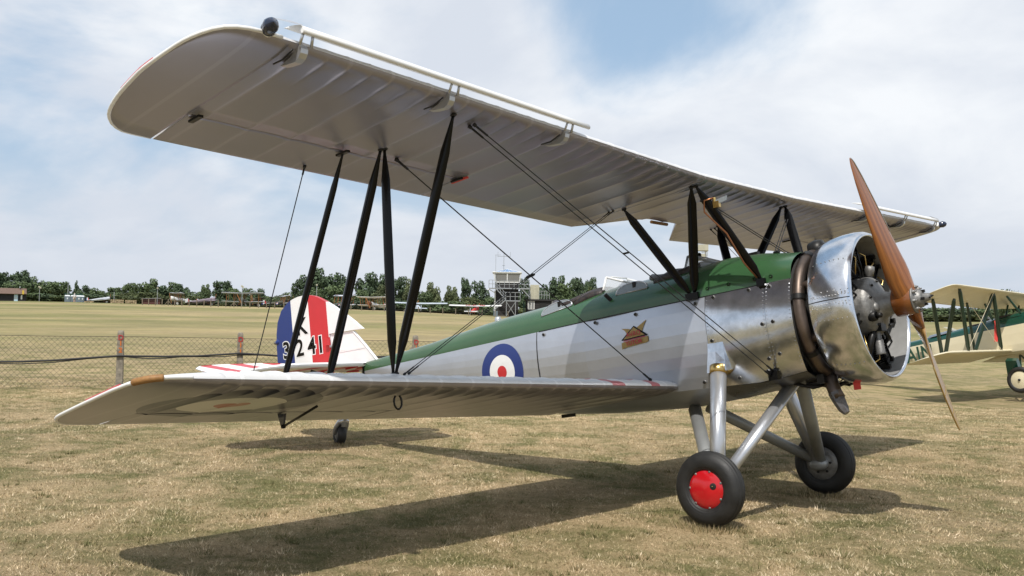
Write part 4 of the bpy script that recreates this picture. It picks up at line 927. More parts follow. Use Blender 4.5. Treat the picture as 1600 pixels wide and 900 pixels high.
# short dry grass: single blades, straw and green by patches
def blades(name, n, r0, r1, hmin, hmax, w, seed, power=2.0):
    g = np.random.default_rng(seed)
    a = HEAD + g.uniform(-.56, .56, n); u = g.uniform(0, 1, n); r = (r0 ** power + u * (r1 ** power - r0 ** power)) ** (1 / power)
    x = CAM.x + r * np.cos(a); y = CAM.y + r * np.sin(a); z = terrain(x, y) - .004
    # patchiness from a few summed waves
    pt = np.sin(x * 1.7 + 2.1 * np.sin(y * .9)) + np.sin(y * 2.3 + 1.6 * np.sin(x * 1.1 + 1)) + .7 * np.sin((x + y) * 3.7)
    def cell(sz, k):      # one random value per tuft, on a jittered grid
        ix = np.floor((x + .35 * sz * np.sin(y * 41 / sz * .1)) / sz).astype(np.int64); iy = np.floor((y + .35 * sz * np.sin(x * 37 / sz * .1)) / sz).astype(np.int64)
        q = (ix * 73856093 ^ iy * 19349663 ^ k * 83492791) & 0xffffff; q = (q * 1103515245 + 12345) & 0x7fffffff; q = ((q >> 8) * 2654435761) & 0xffffff; return q / 0xffffff
    tuft = .5 * cell(.045, 1) + .3 * cell(.11, 2) + .2 * cell(.31, 3)
    far = np.clip((r - 6) / 16, 0, 1); tuft = tuft * (1 - far) + far * (.45 * cell(.11, 4) + .35 * cell(.26, 5) + .2 * cell(.7, 6))
    h = g.uniform(hmin, hmax, n) * (.55 + .9 * cell(.09, 7)) * (1 + .22 * pt / 2.7); ww = w * g.uniform(.6, 1.5, n) * (1 + r / 14)
    th = g.uniform(0, 2 * PI, n); lean = g.uniform(.3, 1.6, n) * h; la = g.uniform(0, 2 * PI, n)
    bx, by = np.cos(th) * ww / 2, np.sin(th) * ww / 2
    v = np.empty((n, 3, 3), np.float32); v[:, 0] = np.stack([x - bx, y - by, z], -1); v[:, 1] = np.stack([x + bx, y + by, z], -1); v[:, 2] = np.stack([x + lean * np.cos(la), y + lean * np.sin(la), z + h], -1)
    me = bpy.data.meshes.new(name); me.vertices.add(n * 3); me.vertices.foreach_set('co', v.ravel()); me.loops.add(n * 3); me.loops.foreach_set('vertex_index', np.arange(n * 3, dtype=np.int32))
    me.polygons.add(n); me.polygons.foreach_set('loop_start', np.arange(0, n * 3, 3, dtype=np.int32)); me.polygons.foreach_set('loop_total', np.full(n, 3, np.int32))
    me.update(calc_edges=True)
    at_ = me.attributes.new('rnd', 'FLOAT', 'POINT'); at_.data.foreach_set('value', np.repeat(np.clip((g.uniform(0, 1, n) - .5) * .45 + (tuft - .5) * 1.25 + .10 * pt / 2.7 + .5, 0, 1).astype(np.float32), 3))
    me.materials.append(M['blade']); return link(name, me, kind='stuff', label='short sun-dried grass, straw and dull green, under the biplane', cat='grass')
def blade_mat():
    m = bpy.data.materials.new('dry_grass_blades'); m.use_nodes = True; nt = m.node_tree; b = nt.nodes['Principled BSDF']; N = nt.nodes.new; L = nt.links.new
    a = N('ShaderNodeAttribute'); a.attribute_name = 'rnd'; r = N('ShaderNodeValToRGB'); e = r.color_ramp.elements
    for p in (.25, .5, .75): e.new(p)
    for k, (p, c) in zip(e, [(0, (.092, .096, .036)), (.25, (.225, .186, .088)), (.5, (.46, .348, .20)), (.75, (.65, .51, .325)), (1, (.82, .68, .48))]): k.position = p; k.color = (*c, 1)
    L(a.outputs['Fac'], r.inputs[0])
    geo = N('ShaderNodeTexCoord'); n = N('ShaderNodeTexNoise'); n.inputs['Scale'].default_value = 1.1; n.inputs['Detail'].default_value = 9; n.inputs['Roughness'].default_value = .72; n.inputs['Distortion'].default_value = .6; L(geo.outputs['Object'], n.inputs['Vector'])
    rr = N('ShaderNodeValToRGB'); rr.color_ramp.elements[0].position = .43; rr.color_ramp.elements[1].position = .60; L(n.outputs[0], rr.inputs[0])
    mu = N('ShaderNodeMath'); mu.operation = 'MULTIPLY'; mu.inputs[1].default_value = .42; L(rr.outputs[0], mu.inputs[0])
    mx = N('ShaderNodeMix'); mx.data_type = 'RGBA'; L(mu.outputs[0], mx.inputs[0]); L(r.outputs[0], mx.inputs[6]); mx.inputs[7].default_value = (.17, .175, .068, 1)
    L(mx.outputs[2], b.inputs['Base Color']); b.inputs['Roughness'].default_value = .8; b.inputs['Specular IOR Level'].default_value = .2; return m
M['blade'] = blade_mat()
blades('grass', 800000, 4.2, 27, .006, .024, .0036, 3, 1.0)
# longer blades left standing round the wheels
def ring_tufts(cx_, cy_, rad, n, seed):
    g = np.random.default_rng(seed); m = MB()
    for i in range(n):
        a = g.uniform(0, 2 * PI); q = rad * g.uniform(.35, 1.0); x = cx_ + q * 1.3 * math.cos(a); y = cy_ + q * math.sin(a); h = g.uniform(.02, .055); t = g.uniform(0, 6.28); w = .0028; l = g.uniform(.1, .8) * h
        i0 = [m.vert((x - math.cos(t) * w, y - math.sin(t) * w, -.004)), m.vert((x + math.cos(t) * w, y + math.sin(t) * w, -.004)), m.vert((x + l * math.cos(a), y + l * math.sin(a), h))]; m.face(i0)
    me = m.mesh('grass', M['blade']); at_ = me.attributes.new('rnd', 'FLOAT', 'POINT'); at_.data.foreach_set('value', np.repeat(g.uniform(.05, .8, n).astype(np.float32), 3))
    link('grass', me, kind='stuff', label='longer dry grass standing round a wheel of the silver biplane', cat='grass')
def weeds(n, seed):
    g = np.random.default_rng(seed); m = MB(); rv = []
    for i in range(n):
        a = HEAD + g.uniform(-.55, .55); r = 4.6 + 12 * g.uniform(0, 1) ** 1.2; cx_, cy_ = CAM.x + r * math.cos(a), CAM.y + r * math.sin(a); sp_ = g.uniform(.03, .11); tone = g.uniform(0, .22) if g.uniform() < .75 else g.uniform(.7, 1)
        for k in range(int(g.integers(14, 46))):
            t = g.uniform(0, 6.28); q = sp_ * math.sqrt(g.uniform(0, 1)); x, y = cx_ + q * math.cos(t), cy_ + q * math.sin(t); z = T(x, y); h = g.uniform(.015, .045); b = g.uniform(0, 6.28); w = g.uniform(.002, .0045); l = g.uniform(.2, 1.2) * h
            m.face([m.vert((x - math.cos(b) * w, y - math.sin(b) * w, z - .003)), m.vert((x + math.cos(b) * w, y + math.sin(b) * w, z - .003)), m.vert((x + l * math.cos(t), y + l * math.sin(t), z + h))]); rv += [tone + g.uniform(-.08, .08)] * 3
    me = m.mesh('weeds', M['blade']); me.attributes.new('rnd', 'FLOAT', 'POINT').data.foreach_set('value', np.clip(rv, 0, 1).astype(np.float32)); link('weeds', me, kind='stuff', label='small scattered green weeds in the dry mown grass', cat='weeds')
weeds(420, 8)
ring_tufts(.67, -1.03, .24, 900, 1); ring_tufts(.67, 1.03, .24, 700, 2); ring_tufts(-5.0, 0, .14, 350, 4)

# ------------------------------------------------------------------ wire fence with stencilled concrete posts
FD = Vector((-12.12 + 15.77, 7.82 - 2.56)).normalized(); FB = Vector((-15.77, 2.56))
def fpt(s, z=0.): p = FB + FD * s; return Vector((p.x, p.y, T(p.x, p.y) + z))
nrm = Vector((FD.y, -FD.x, 0)); tang = Vector((FD.x, FD.y, 0))
fence = thing('wire_fence', 'chain link fence with concrete posts and a black cable across the field', 'fence', fpt(0))
O_ = fpt(0)
def fxf(p): return Vector(p) - O_
POSTS = [(-5.2, 'D 1 3', 0), (0, 'D 1 2', 0), (2.49, 'D 1 1', 0), (6.40, 'D 1 0', 1), (10.2, '', 0), (14.2, '', 0)]
for s_, tx, br in POSTS:
    b0 = fpt(s_); m = MB(fxf); hh = 1.26
    m.rings([[b0 + tang * u * w + nrm * v * w + Vector((0, 0, z)) for u, v in ((-1, -1), (1, -1), (1, 1), (-1, 1))] for z, w in ((-.1, .072), (hh * .6, .064), (hh - .05, .06), (hh - .015, .05), (hh, .03))], 0, False, True, True)
    po = fixn(obj('concrete_post', m, M['concrete'], fence))
    if br:
        for q in (-1, 1):
            m = MB(fxf); m.bar(b0 + tang * .62 * q + Vector((0, 0, 0)), b0 + tang * .05 * q + Vector((0, 0, .98)), .09); obj('brace', m, M['concrete'], po)
    for i, ch in enumerate(tx.split(' ') if tx else []):
        text(ch, b0 + nrm * .071 + tang * .012 + Vector((0, 0, 1.12 - i * .145 if i else 1.10)), tang, (0, 0, 1), .15, M['redstencil'] if i == 0 else M['orange'], po, 'stencil', .001, .004, fxf)
m = MB(fxf); s0, s1, zb_, zt_ = -9., 17., .04, 1.13; pitch = .118; hgt = zt_ - zb_; run = hgt * 1.0
k = s0
while k < s1:
    for sgn in (1, -1):
        a, b = (k, k + run) if sgn > 0 else (k + run, k)
        n = 3; pts = [fpt(lerp(a, b, i / n), lerp(zb_, zt_, i / n)) + nrm * (.004 * sgn) for i in range(n + 1)]
        m.tube(pts, .0030, 3, caps=False, smooth=False)
    k += pitch
for z in (zt_ - .005,):
    m.tube([fpt(s, z) for s in np.linspace(s0, s1 + 1, 30)], .005, 4)
obj('wire_mesh', m, M['fencewire'], fence, kind='stuff')
m = MB(fxf); pts = []
cz = {-9: .55, -5.2: .60, 0: .71, 2.49: .80, 6.4: .80, 10.2: .78, 14.2: .75, 18: .7}
ks = sorted(cz)
for a, b in zip(ks, ks[1:]):
    for i in range(8):
        t = i / 8; pts.append(fpt(lerp(a, b, t), lerp(cz[a], cz[b], t) - .07 * math.sin(PI * t) * (b - a) / 4 + RNG.uniform(-.006, .006)) + nrm * .09)
m.tube(pts, .021, 6); m.tube([p + Vector((0, 0, -.03 + .02 * math.sin(i * 1.3))) for i, p in enumerate(pts)], .012, 5); obj('cable', m, M['cable'], fence)

# ------------------------------------------------------------------ trees
def leaf_mat(name, c):
    m = bpy.data.materials.new(name); m.use_nodes = True; nt = m.node_tree; b = nt.nodes['Principled BSDF']; N = nt.nodes.new; L = nt.links.new
    a = N('ShaderNodeAttribute'); a.attribute_name = 'rnd'; r = N('ShaderNodeValToRGB'); r.color_ramp.elements[0].color = (*[x * .55 for x in c], 1); r.color_ramp.elements[1].color = (*[x * 1.5 for x in c], 1)
    L(a.outputs['Fac'], r.inputs[0]); L(r.outputs[0], b.inputs['Base Color']); b.inputs['Roughness'].default_value = .75; b.inputs['Specular IOR Level'].default_value = .25; return m
LEAF = [leaf_mat('dark_oak_leaves', (.058, .085, .045)), leaf_mat('mid_green_leaves', (.085, .118, .052)), leaf_mat('pale_willow_leaves', (.105, .125, .06)), leaf_mat('olive_bush_leaves', (.075, .09, .035))]
M['bark'] = mat('bark', (.05, .04, .03), .9, var=.4, vs=8)
def crown_mesh(kind, seed, n=3600):
    """unit crown: 1 wide, 1 tall, standing on z=0; made of leaf-sized faces in clumps"""
    g = np.random.default_rng(seed); lobes = []
    if kind == 'spire':
        for i in range(16): z = i / 16; lobes.append((g.normal(0, .05), g.normal(0, .05), z, .30 * (1 - z) + .05))
    elif kind == 'bush':
        for i in range(15): lobes.append((g.uniform(-.42, .42), g.uniform(-.3, .3), g.uniform(.15, .72), g.uniform(.16, .30)))
    else:
        for i in range(26):
            a = g.uniform(0, 2 * PI); z = g.uniform(.06, .92); q = .36 * math.sin(PI * min(1, max(.1, (z - .05) / 1.0))) ** .6 * math.sqrt(g.uniform(.15, 1)); lobes.append((q * math.cos(a), q * math.sin(a), z, g.uniform(.09, .19)))
        lobes.append((0, 0, .55, .27)); lobes.append((0, 0, .25, .28))
    lobes = np.array(lobes); w = lobes[:, 3] ** 2; w /= w.sum(); li = g.choice(len(lobes), n, p=w)
    d = g.normal(size=(n, 3)); d /= np.linalg.norm(d, axis=1)[:, None]; rad = lobes[li, 3] * (g.uniform(.45, 1.08, n) ** .6)
    c = lobes[li, :3] + d * rad[:, None]; c[:, 2] = np.clip(c[:, 2], 0.0, 1.05)
    nn = d + g.normal(0, .55, (n, 3)); nn /= np.linalg.norm(nn, axis=1)[:, None]; t = np.cross(nn, g.normal(size=(n, 3))); t /= np.linalg.norm(t, axis=1)[:, None]; b = np.cross(nn, t)
    s = g.uniform(.018, .042, n)[:, None]; v = np.stack([c - t * s - b * s * .6, c + t * s - b * s * .5, c + t * s * .4 + b * s, c - t * s * .7 + b * s * .7], 1).reshape(-1, 3)
    me = bpy.data.meshes.new('crown'); f = np.arange(n * 4).reshape(-1, 4); me.from_pydata(v.tolist(), [], f.tolist()); a = me.attributes.new('rnd', 'FLOAT', 'POINT')
    lr = g.uniform(0, 1, len(lobes)); a.data.foreach_set('value', np.repeat(np.clip(.6 * lr[li] + .4 * g.uniform(0, 1, n), 0, 1).astype(np.float32), 4)); return me
CROWN = {}
for kind, cnt in (('oak', 5), ('bush', 4), ('spire', 1)):
    for q in range(cnt):
        for lm in range(4):
            if kind == 'spire' and lm: continue
            base = crown_mesh(kind, 100 + q * 7 + (50 if kind == 'bush' else 0)) if lm == 0 else CROWN[(kind, q, 0)].copy()
            base.materials.clear(); base.materials.append(LEAF[lm]); CROWN[(kind, q, lm)] = base
def trunk_mesh():
    m = MB(); m.tube([(0, 0, -.05), (.0, .0, .12), (.015, .01, .3), (-.01, .0, .55)], [.05, .036, .028, .012], 7)
    for a in (0.3, 2.1, 4.0): m.tube([(.01, .005, .22), (.12 * math.cos(a), .12 * math.sin(a), .42), (.24 * math.cos(a), .24 * math.sin(a), .6)], [.02, .014, .006], 5)
    return m.mesh('trunk', M['bark'])
TRK = trunk_mesh(); tcount = 0
def tree(px, ytop, wpx, D, kind='oak', lm=0, label='', group='trees along the far edge of the airfield', sink=0., name=None):
    global tcount
    p = at3(px, D); zt = zpix(px, ytop, D); H = max(1.0, zt - p.z) + sink; Wm = wpx * D / FPX; q = tcount % (5 if kind == 'oak' else 4 if kind == 'bush' else 1); tcount += 1
    nm = name or ('bush' if kind == 'bush' else 'oak_tree' if lm == 0 and kind == 'oak' else 'conifer_tree' if kind == 'spire' else 'willow_tree' if lm == 2 else 'broadleaf_tree')
    t = thing(nm, label, 'bush' if kind == 'bush' else 'tree', (p.x, p.y, p.z - sink), random.uniform(0, 6.28), group)
    lift = .0 if kind != 'oak' else .03
    c = link('crown', CROWN[(kind, q, lm if kind != 'spire' else 0)], t); c.scale = (Wm * 1.3, Wm * 1.3, H * (1 - lift) / .99); c.location = (0, 0, H * lift)
    tr = link('trunk', TRK, t); tr.scale = (min(Wm, H * 1.3) * .8, min(Wm, H * 1.3) * .8, H * (1.0 if kind != 'bush' else .7))
TREES = [
 (-16, 428, 40, 262, 'oak', 0, 'dark tree behind the left end of the black shed'), (4, 425, 26, 256, 'oak', 0, 'dark tree towering over the black shed roof'), (31, 422, 27, 258, 'oak', 0, 'tall round tree above the black shed gable'),
 (16, 438, 34, 250, 'bush', 1, 'mid green bush close behind the black shed'), (54, 434, 26, 262, 'oak', 1, 'bushy tree right of the black shed gable'), (72, 440, 32, 252, 'oak', 1, 'wide leafy tree beside the lone lamp post'),
 (96, 440, 28, 256, 'oak', 1, 'leafy tree rising behind the portable toilets'), (117.5, 438.5, 13, 254, 'spire', 0, 'narrow dark conifer above the portable toilets'), (129, 447, 22, 250, 'oak', 0, 'dark tree just right of the conifer'),
 (146, 451, 26, 255, 'oak', 1, 'low rounded tree above the stacked timber'), (163, 456, 26, 258, 'bush', 1, 'low bush in the dip behind the timber'), (180, 449, 24, 262, 'oak', 1, 'grey green tree left of the tallest clump'),
 (199, 442, 22, 262, 'oak', 1, 'bare topped tree behind the end of the timber stack'), (214, 444, 20, 262, 'oak', 1, 'grey green tree left of the red brown shed'), (232, 437, 24, 264, 'oak', 1, 'tall feathery tree above the red brown shed'), (248, 446, 28, 252, 'oak', 0, 'dark spreading tree behind the red brown shed'),
 (225, 455, 40, 246, 'bush', 3, 'olive bush behind the red brown shed'), (274, 441, 24, 262, 'oak', 1, 'pale green tree behind the first parked biplane'), (282, 445, 26, 252, 'oak', 0, 'dark dome of a tree above the first parked biplane'),
 (311, 455, 34, 246, 'bush', 1, 'rounded bush between the first two parked biplanes'), (322, 444.5, 17, 264, 'oak', 1, 'small round topped tree between taller trees'), (349, 439, 32, 258, 'oak', 0, 'tall dark oak left of the floodlight mast'),
 (366, 450, 24, 254, 'oak', 1, 'leafy tree behind the floodlight mast'), (384, 451, 22, 254, 'oak', 1, 'leafy tree right of the floodlight mast'), (401, 452, 22, 256, 'oak', 0, 'dark tree above the right wing of the tan-strutted biplane'),
 (416, 461, 26, 250, 'bush', 1, 'low bush left of the tail cable'), (434, 459, 24, 250, 'bush', 3, 'olive bush right of the tail cable'), (447, 456, 20, 248, 'bush', 1, 'small leafy bush left of the big oak'),
 (472, 431, 30, 258, 'oak', 0, 'left shoulder oak behind the rudder top'), (505, 421.5, 44, 260, 'oak', 0, 'big dark oak rising above the striped rudder'), (534, 427, 32, 262, 'oak', 0, 'dark oak between the two rear wing struts'),
 (496, 448, 28, 244, 'bush', 1, 'bright bush in front of the big oak'), (527, 443, 36, 244, 'oak', 1, 'bright green tree in front of the dark oaks'), (572, 428.5, 36, 258, 'oak', 0, 'dark oak left of the middle wing strut'), (592, 431, 24, 262, 'oak', 0, 'dark oak just behind the middle wing strut'),
 (563, 452, 28, 244, 'bush', 1, 'bush behind the white winged biplane'), (594, 445, 26, 248, 'oak', 2, 'pale willow left of the middle wing strut'), (621, 432, 30, 262, 'oak', 0, 'dark oak between the converging struts'), (640, 437, 22, 256, 'oak', 2, 'pale tall tree between the converging struts'),
 (677, 443, 22, 258, 'oak', 2, 'thin grey green tree right of the front strut'), (703, 447, 24, 256, 'oak', 2, 'thin grey green tree above the red monoplane tail'), (664, 452, 26, 252, 'bush', 1, 'rounded bush right of the front strut'),
 (727, 434, 20, 262, 'oak', 0, 'slim dark tree left of the control tower'), (750, 441, 28, 258, 'oak', 0, 'dark tree against the left side of the control tower'), (735, 462, 34, 246, 'bush', 3, 'olive bush above the red monoplane'),
 (765, 462, 28, 246, 'bush', 1, 'bush at the left foot of the control tower'), (640, 468, 46, 238, 'bush', 1, 'wide low bush behind the pale blue monoplane'), (690, 470, 56, 238, 'bush', 1, 'long low bush left of the red monoplane wing'),
 (820, 436, 26, 262, 'oak', 0, 'dark tree right of the control tower cabin'), (848, 447, 26, 258, 'oak', 0, 'dark tree behind the cream box'), (872, 432, 34, 262, 'oak', 0, 'dark domed oak right of the cream box'), (904, 434, 30, 262, 'oak', 0, 'dark oak left of the rear windscreen'), (921, 433.5, 22, 262, 'oak', 0, 'dark oak just behind the rear windscreen'),
 (886, 444, 34, 244, 'oak', 1, 'bright green tree above the black hut'), (910, 456, 34, 242, 'bush', 1, 'green bush behind the rear cockpit'), (925, 449, 22, 248, 'oak', 3, 'olive tree close to the rear windscreen'), (940, 462, 40, 244, 'bush', 3, 'olive bush below the rear windscreen'), (980, 466, 40, 246, 'bush', 1, 'bush hidden beyond the rear cockpit'),
 (1585, 449, 34, 150, 'bush', 1, 'leafy bush top above the cream biplane nose'), (1622, 446, 36, 150, 'bush', 1, 'leafy bush at the far right edge'),
]
for a in TREES: tree(*a[:6], label=a[6])
# the run of scrub that closes the line of trees at its foot
def mass(items, name, mats_, seed, **kw):
    g = np.random.default_rng(seed); vs, fs, mi, rn, off = [], [], [], [], 0
    for px, yt, wpx, D in items:
        p = at3(px, D); H = max(1., zpix(px, yt, D) - p.z); Wm = wpx * D / FPX * 1.3; me = CROWN[('bush', int(g.integers(4)), 0)]; n = len(me.vertices); c = np.zeros(n * 3, np.float32); me.vertices.foreach_get('co', c); c = c.reshape(-1, 4, 3)
        r_ = np.zeros(n, np.float32); me.attributes['rnd'].data.foreach_get('value', r_); k = g.permutation(len(c))[:1500]; c = c[k]; r_ = r_.reshape(-1, 4)[k]
        m_ = c.mean(1, keepdims=True); c = m_ + (c - m_) * 1.35; a = g.uniform(0, 6.28); ca_, sa_ = math.cos(a), math.sin(a)
        w = np.stack([(c[..., 0] * ca_ - c[..., 1] * sa_) * Wm + p.x, (c[..., 0] * sa_ + c[..., 1] * ca_) * Wm + p.y, c[..., 2] * H + p.z], -1)
        vs.append(w.reshape(-1, 3)); rn.append(r_.ravel()); mi += [int(g.integers(len(mats_)))] * len(c)
    v = np.concatenate(vs); me = bpy.data.meshes.new(name); me.from_pydata(v.tolist(), [], np.arange(len(v)).reshape(-1, 4).tolist()); me.attributes.new('rnd', 'FLOAT', 'POINT').data.foreach_set('value', np.concatenate(rn))
    for q in mats_: me.materials.append(q)
    me.polygons.foreach_set('material_index', mi); me.update(); return link(name, me, **kw)
MASS = []
g_ = np.random.default_rng(5); px_ = -520.
while px_ < 1020:
    y_ = float(np.interp(px_, [a for a, b in EDGE], [b for a, b in EDGE])); MASS.append((px_, y_ - g_.uniform(8, 17), g_.uniform(26, 42), 236 + g_.uniform(0, 8)))
    px_ += g_.uniform(11, 17)
mass(MASS, 'undergrowth', [LEAF[1], LEAF[3], LEAF[0]], 9, label='continuous scrub undergrowth along the foot of the far trees', cat='undergrowth', kind='stuff')
# hedge on the right, beyond the stubble
mass([(px, 479.5 + g_.uniform(-1.2, 1), 36, 228 + g_.uniform(-2, 2)) for px in range(1380, 2300, 15)], 'hedge', [LEAF[0], LEAF[1]], 3, label='dark green hedge seen beneath the wing of the cream biplane', cat='hedge')
mass([(px, 490.5 + g_.uniform(-.8, .8), 44, 214 + g_.uniform(-2, 2)) for px in range(1380, 2300, 16)], 'crop_strip', [LEAF[3]], 4, label='low olive green crop strip in front of the dark hedge', cat='crop', kind='stuff')
#SECTION5
# ------------------------------------------------------------------ far buildings and furniture, each standing where it stands
M['timber_black'] = mat('black_tarred_boards', (.022, .020, .021), .75, var=.4, vs=3, stretch=(1, 1, 14))
M['tile'] = mat('brown_shingles', (.15, .095, .07), .85, var=.35, vs=4)
M['galv'] = mat('galvanised_steel', (.38, .40, .42), .45, .6)
M['offwhite'] = mat('offwhite_paint', (.70, .70, .68), .5)
M['winglass'] = mat('window_glass', (.20, .20, .195), .08, 0, coat=.4)
M['roofglass'] = mat('blue_roof_glass', (.10, .22, .42), .12, coat=.4)
M['cream'] = mat('cream_panel', (.45, .43, .33), .6, var=.2, vs=2)
M['darkgreen'] = mat('dark_green_paint', (.015, .06, .045), .4)
M['redshed'] = mat('red_brown_boards', (.10, .035, .028), .8, var=.35, vs=3, stretch=(12, 12, 1))
M['feltroof'] = mat('grey_felt_roof', (.22, .21, .21), .9, var=.3)
M['loo'] = mat('grey_plastic', (.14, .18, .21), .5); M['loowhite'] = mat('white_plastic', (.62, .66, .68), .5)
M['rawwood'] = mat('pale_sawn_timber', (.46, .36, .22), .8, var=.3, vs=3)
M['postwood'] = mat('grey_fence_post', (.20, .165, .12), .9, var=.3, vs=4)
M['skin'] = mat('skin', (.5, .3, .2), .6); M['shirt'] = mat('pale_shirt', (.62, .6, .6), .8); M['shorts'] = mat('beige_shorts', (.42, .33, .22), .8)
M['yellow'] = mat('yellow_paint', (.6, .42, .05), .6); M['poster'] = mat('pale_blue_poster', (.30, .48, .62), .6, var=.6, vs=2.5, dark=(.6, .62, .6))
class Site:
    """local axes at a spot on the field: u to the right, w away from the camera, z up, in metres; P() takes the photo's pixel sizes there"""
    def __init__(s, px, D, zoff=0., turn=0.):
        s.o = at3(px, D); s.o.z += zoff; r = ray(px, 490); h = Vector((r.x, r.y, 0)).normalized(); cp = h.dot(Vector((FW.x, FW.y, 0)).normalized())
        s.h = h; s.r = Vector((h.y, -h.x, 0)); q = Matrix.Rotation(turn, 3, 'Z'); s.r = q @ s.r; s.h = q @ s.h
        s.k = D * cp * cp / FPX; s.kz = D * cp / FPX
    def P(s, u, w, z): return s.r * (u * s.k) + s.h * w + Vector((0, 0, z * s.kz))
    def mb(s): return MB(lambda p: s.P(*p))
def sbox(st, name, par, mt, u0, u1, z0, z1, w0, w1, **k):
    m = st.mb(); m.box(((u0 + u1) / 2, (w0 + w1) / 2, (z0 + z1) / 2), (u1 - u0, w1 - w0, z1 - z0)); return obj(name, m, mt, par, **k)
def sbar(st, name, par, mt, pts, r=.45, n=5):
    m = st.mb(); k = st.k
    mm = MB(); P_ = [st.P(*p) for p in pts]; mm.tube(P_, r * k, n, smooth=False); return obj(name, mm, mt, par)
# --- control tower, heights in photo pixels above its foot
st = Site(790, 196); tw = thing('control_tower', 'black timber airfield control tower with white glazed cabin and steel stairs', 'tower', st.o)
def Z(y): return 497.5 - y
sbox(st, 'tower_wall', tw, M['timber_black'], -16, 19.5, 1.5, Z(445), 0, 4.6)
for i in range(13):
    sbox(st, 'board', tw, M['timber_black'], -16.2, 19.7, 2 + i * 3.9, 2 + i * 3.9 + 3.6, -.04, -.01)
sbox(st, 'corner_board', tw, M['offwhite'], -18, -16.1, 3, Z(457), -.05, .15)
sbox(st, 'upper_wall', tw, M['timber_black'], -17.5, 19, Z(453.5), Z(444.6), -.4, 4.2)
# cabin
m = st.mb()
def cab(z, e): return [(-17.5 - e, -.6 - e * .13, z), (21 + e, -.6 - e * .13, z), (21 + e, 4.4 + e * .13, z), (-17.5 - e, 4.4 + e * .13, z)]
for z0, z1, e0, e1 in ((Z(444.6), Z(442.8), -.2, 0), (Z(430.4), Z(428.3), 2.2, 2.6)):
    m.rings([cab(z0, e0), cab(z1, e1)], 0, False, True, True)
cb = fixn(obj('cabin_frame', m, M['offwhite'], tw))
for u0 in (-17.5, 1.0, 20):
    m = st.mb(); du = .8 if u0 < 20 else .4
    m.rings([[(u0 - .2, -.6, Z(443)), (u0 + 1.6, -.6, Z(443)), (u0 + 1.6, -.3, Z(443)), (u0 - .2, -.3, Z(443))], [(u0 - .2 + (u0 - 1) / 18 * 2.3, -.9, Z(430)), (u0 + 1.6 + (u0 - 1) / 18 * 2.3, -.9, Z(430)), (u0 + 1.6 + (u0 - 1) / 18 * 2.3, -.5, Z(430)), (u0 - .2 + (u0 - 1) / 18 * 2.3, -.5, Z(430))]], 0, False, True, True); fixn(obj('cabin_post', m, M['offwhite'], tw))
for a, b in ((-15.5, .6), (2.9, 19.6)):
    m = st.mb(); m.prism([(a, -.57, Z(442.8)), (b, -.57, Z(442.8)), (b + (1.8 if b > 5 else 0), -.80, Z(430.4)), (a - (1.8 if a < 0 else 0), -.80, Z(430.4))], (0, .05, 0)); fixn(obj('cabin_window', m, M['winglass'], tw))
m = st.mb(); m.box((1.5, 2, Z(436.7)), (32, 2.4, 10)); obj('cabin_interior', m, M['winglass'], tw)
sbox(st, 'cabin_desk', tw, M['interior'], -13, -7, Z(443), Z(441), -.3, .2)
rid = (1.5, 1.9, Z(422)); ev = [(-21, -1.0, Z(428.4)), (24, -1.0, Z(428.4)), (24, 4.9, Z(428.4)), (-21, 4.9, Z(428.4))]
m = st.mb(); i0 = m.vert(rid)
for i in range(4): a, b = m.vert(ev[i]), m.vert(ev[(i + 1) % 4]); m.face((a, b, i0), 0)
m.face([m.vert(p) for p in ev], 0)
rf = fixn(obj('cabin_roof', m, M['roofglass'], tw))
for i in range(4):
    sbar(st, 'roof_bar', rf, M['offwhite'], [ev[i], rid], .4); sbar(st, 'roof_bar', rf, M['offwhite'], [ev[i], ev[(i + 1) % 4]], .7)
for t in (.22, .4, .6, .78):
    p = [lerp(ev[0][q], ev[1][q], t) for q in range(3)]; sbar(st, 'roof_bar', rf, M['offwhite'], [p, (lerp(rid[0], p[0], .22), rid[1] - .4, rid[2] - .6)], .28)
# platform, railings, stairs
sbox(st, 'platform', tw, M['galv'], -26.5, 37, Z(454.5), Z(453), -1.6, 0)
def rail(u0, u1, zb, h, w, n, par=tw):
    for q in range(n + 1):
        u = lerp(u0, u1, q / n); sbar(st, 'rail_post', par, M['galv'], [(u, w, zb), (u, w, zb + h)], .42)
    for f in (.5, 1): sbar(st, 'handrail', par, M['galv'], [(u0, w, zb + h * f), (u1, w, zb + h * f)], .42)
rail(-26.5, -15, Z(453), 12, -1.6, 2); rail(-10, 20, Z(453), 11, -1.6, 4); rail(20, 36, Z(453), 11, -1.5, 2)
def stairs(u0, z0, u1, z1, w):
    for f in (0, 9): sbar(st, 'stringer' if f == 0 else 'handrail', tw, M['galv'], [(u0, w, z0 + f), (u1, w, z1 + f)], .8 if f == 0 else .4)
    sbar(st, 'handrail', tw, M['galv'], [(u0, w, z0 + 4.5), (u1, w, z1 + 4.5)], .3)
    for q in range(8):
        t = (q + .5) / 8; u, z = lerp(u0, u1, t), lerp(z0, z1, t); sbox(st, 'step', tw, M['galv'], u - 1.1, u + 1.1, z - .3, z + .3, w - .1, w + .7)
    for q in range(5):
        t = q / 4; sbar(st, 'rail_post', tw, M['galv'], [(lerp(u0, u1, t), w, lerp(z0, z1, t)), (lerp(u0, u1, t), w, lerp(z0, z1, t) + 9)], .35)
stairs(-17, Z(453), 0, Z(471), -2.6); stairs(0, Z(472), -19, Z(489), -3.5); stairs(36, Z(453), 50, Z(466), -1.2) if False else None
sbox(st, 'landing', tw, M['galv'], -1, 22, Z(474), Z(472.6), -3.5, -1.2); rail(-1, 22, Z(473), 12.5, -3.5, 3)
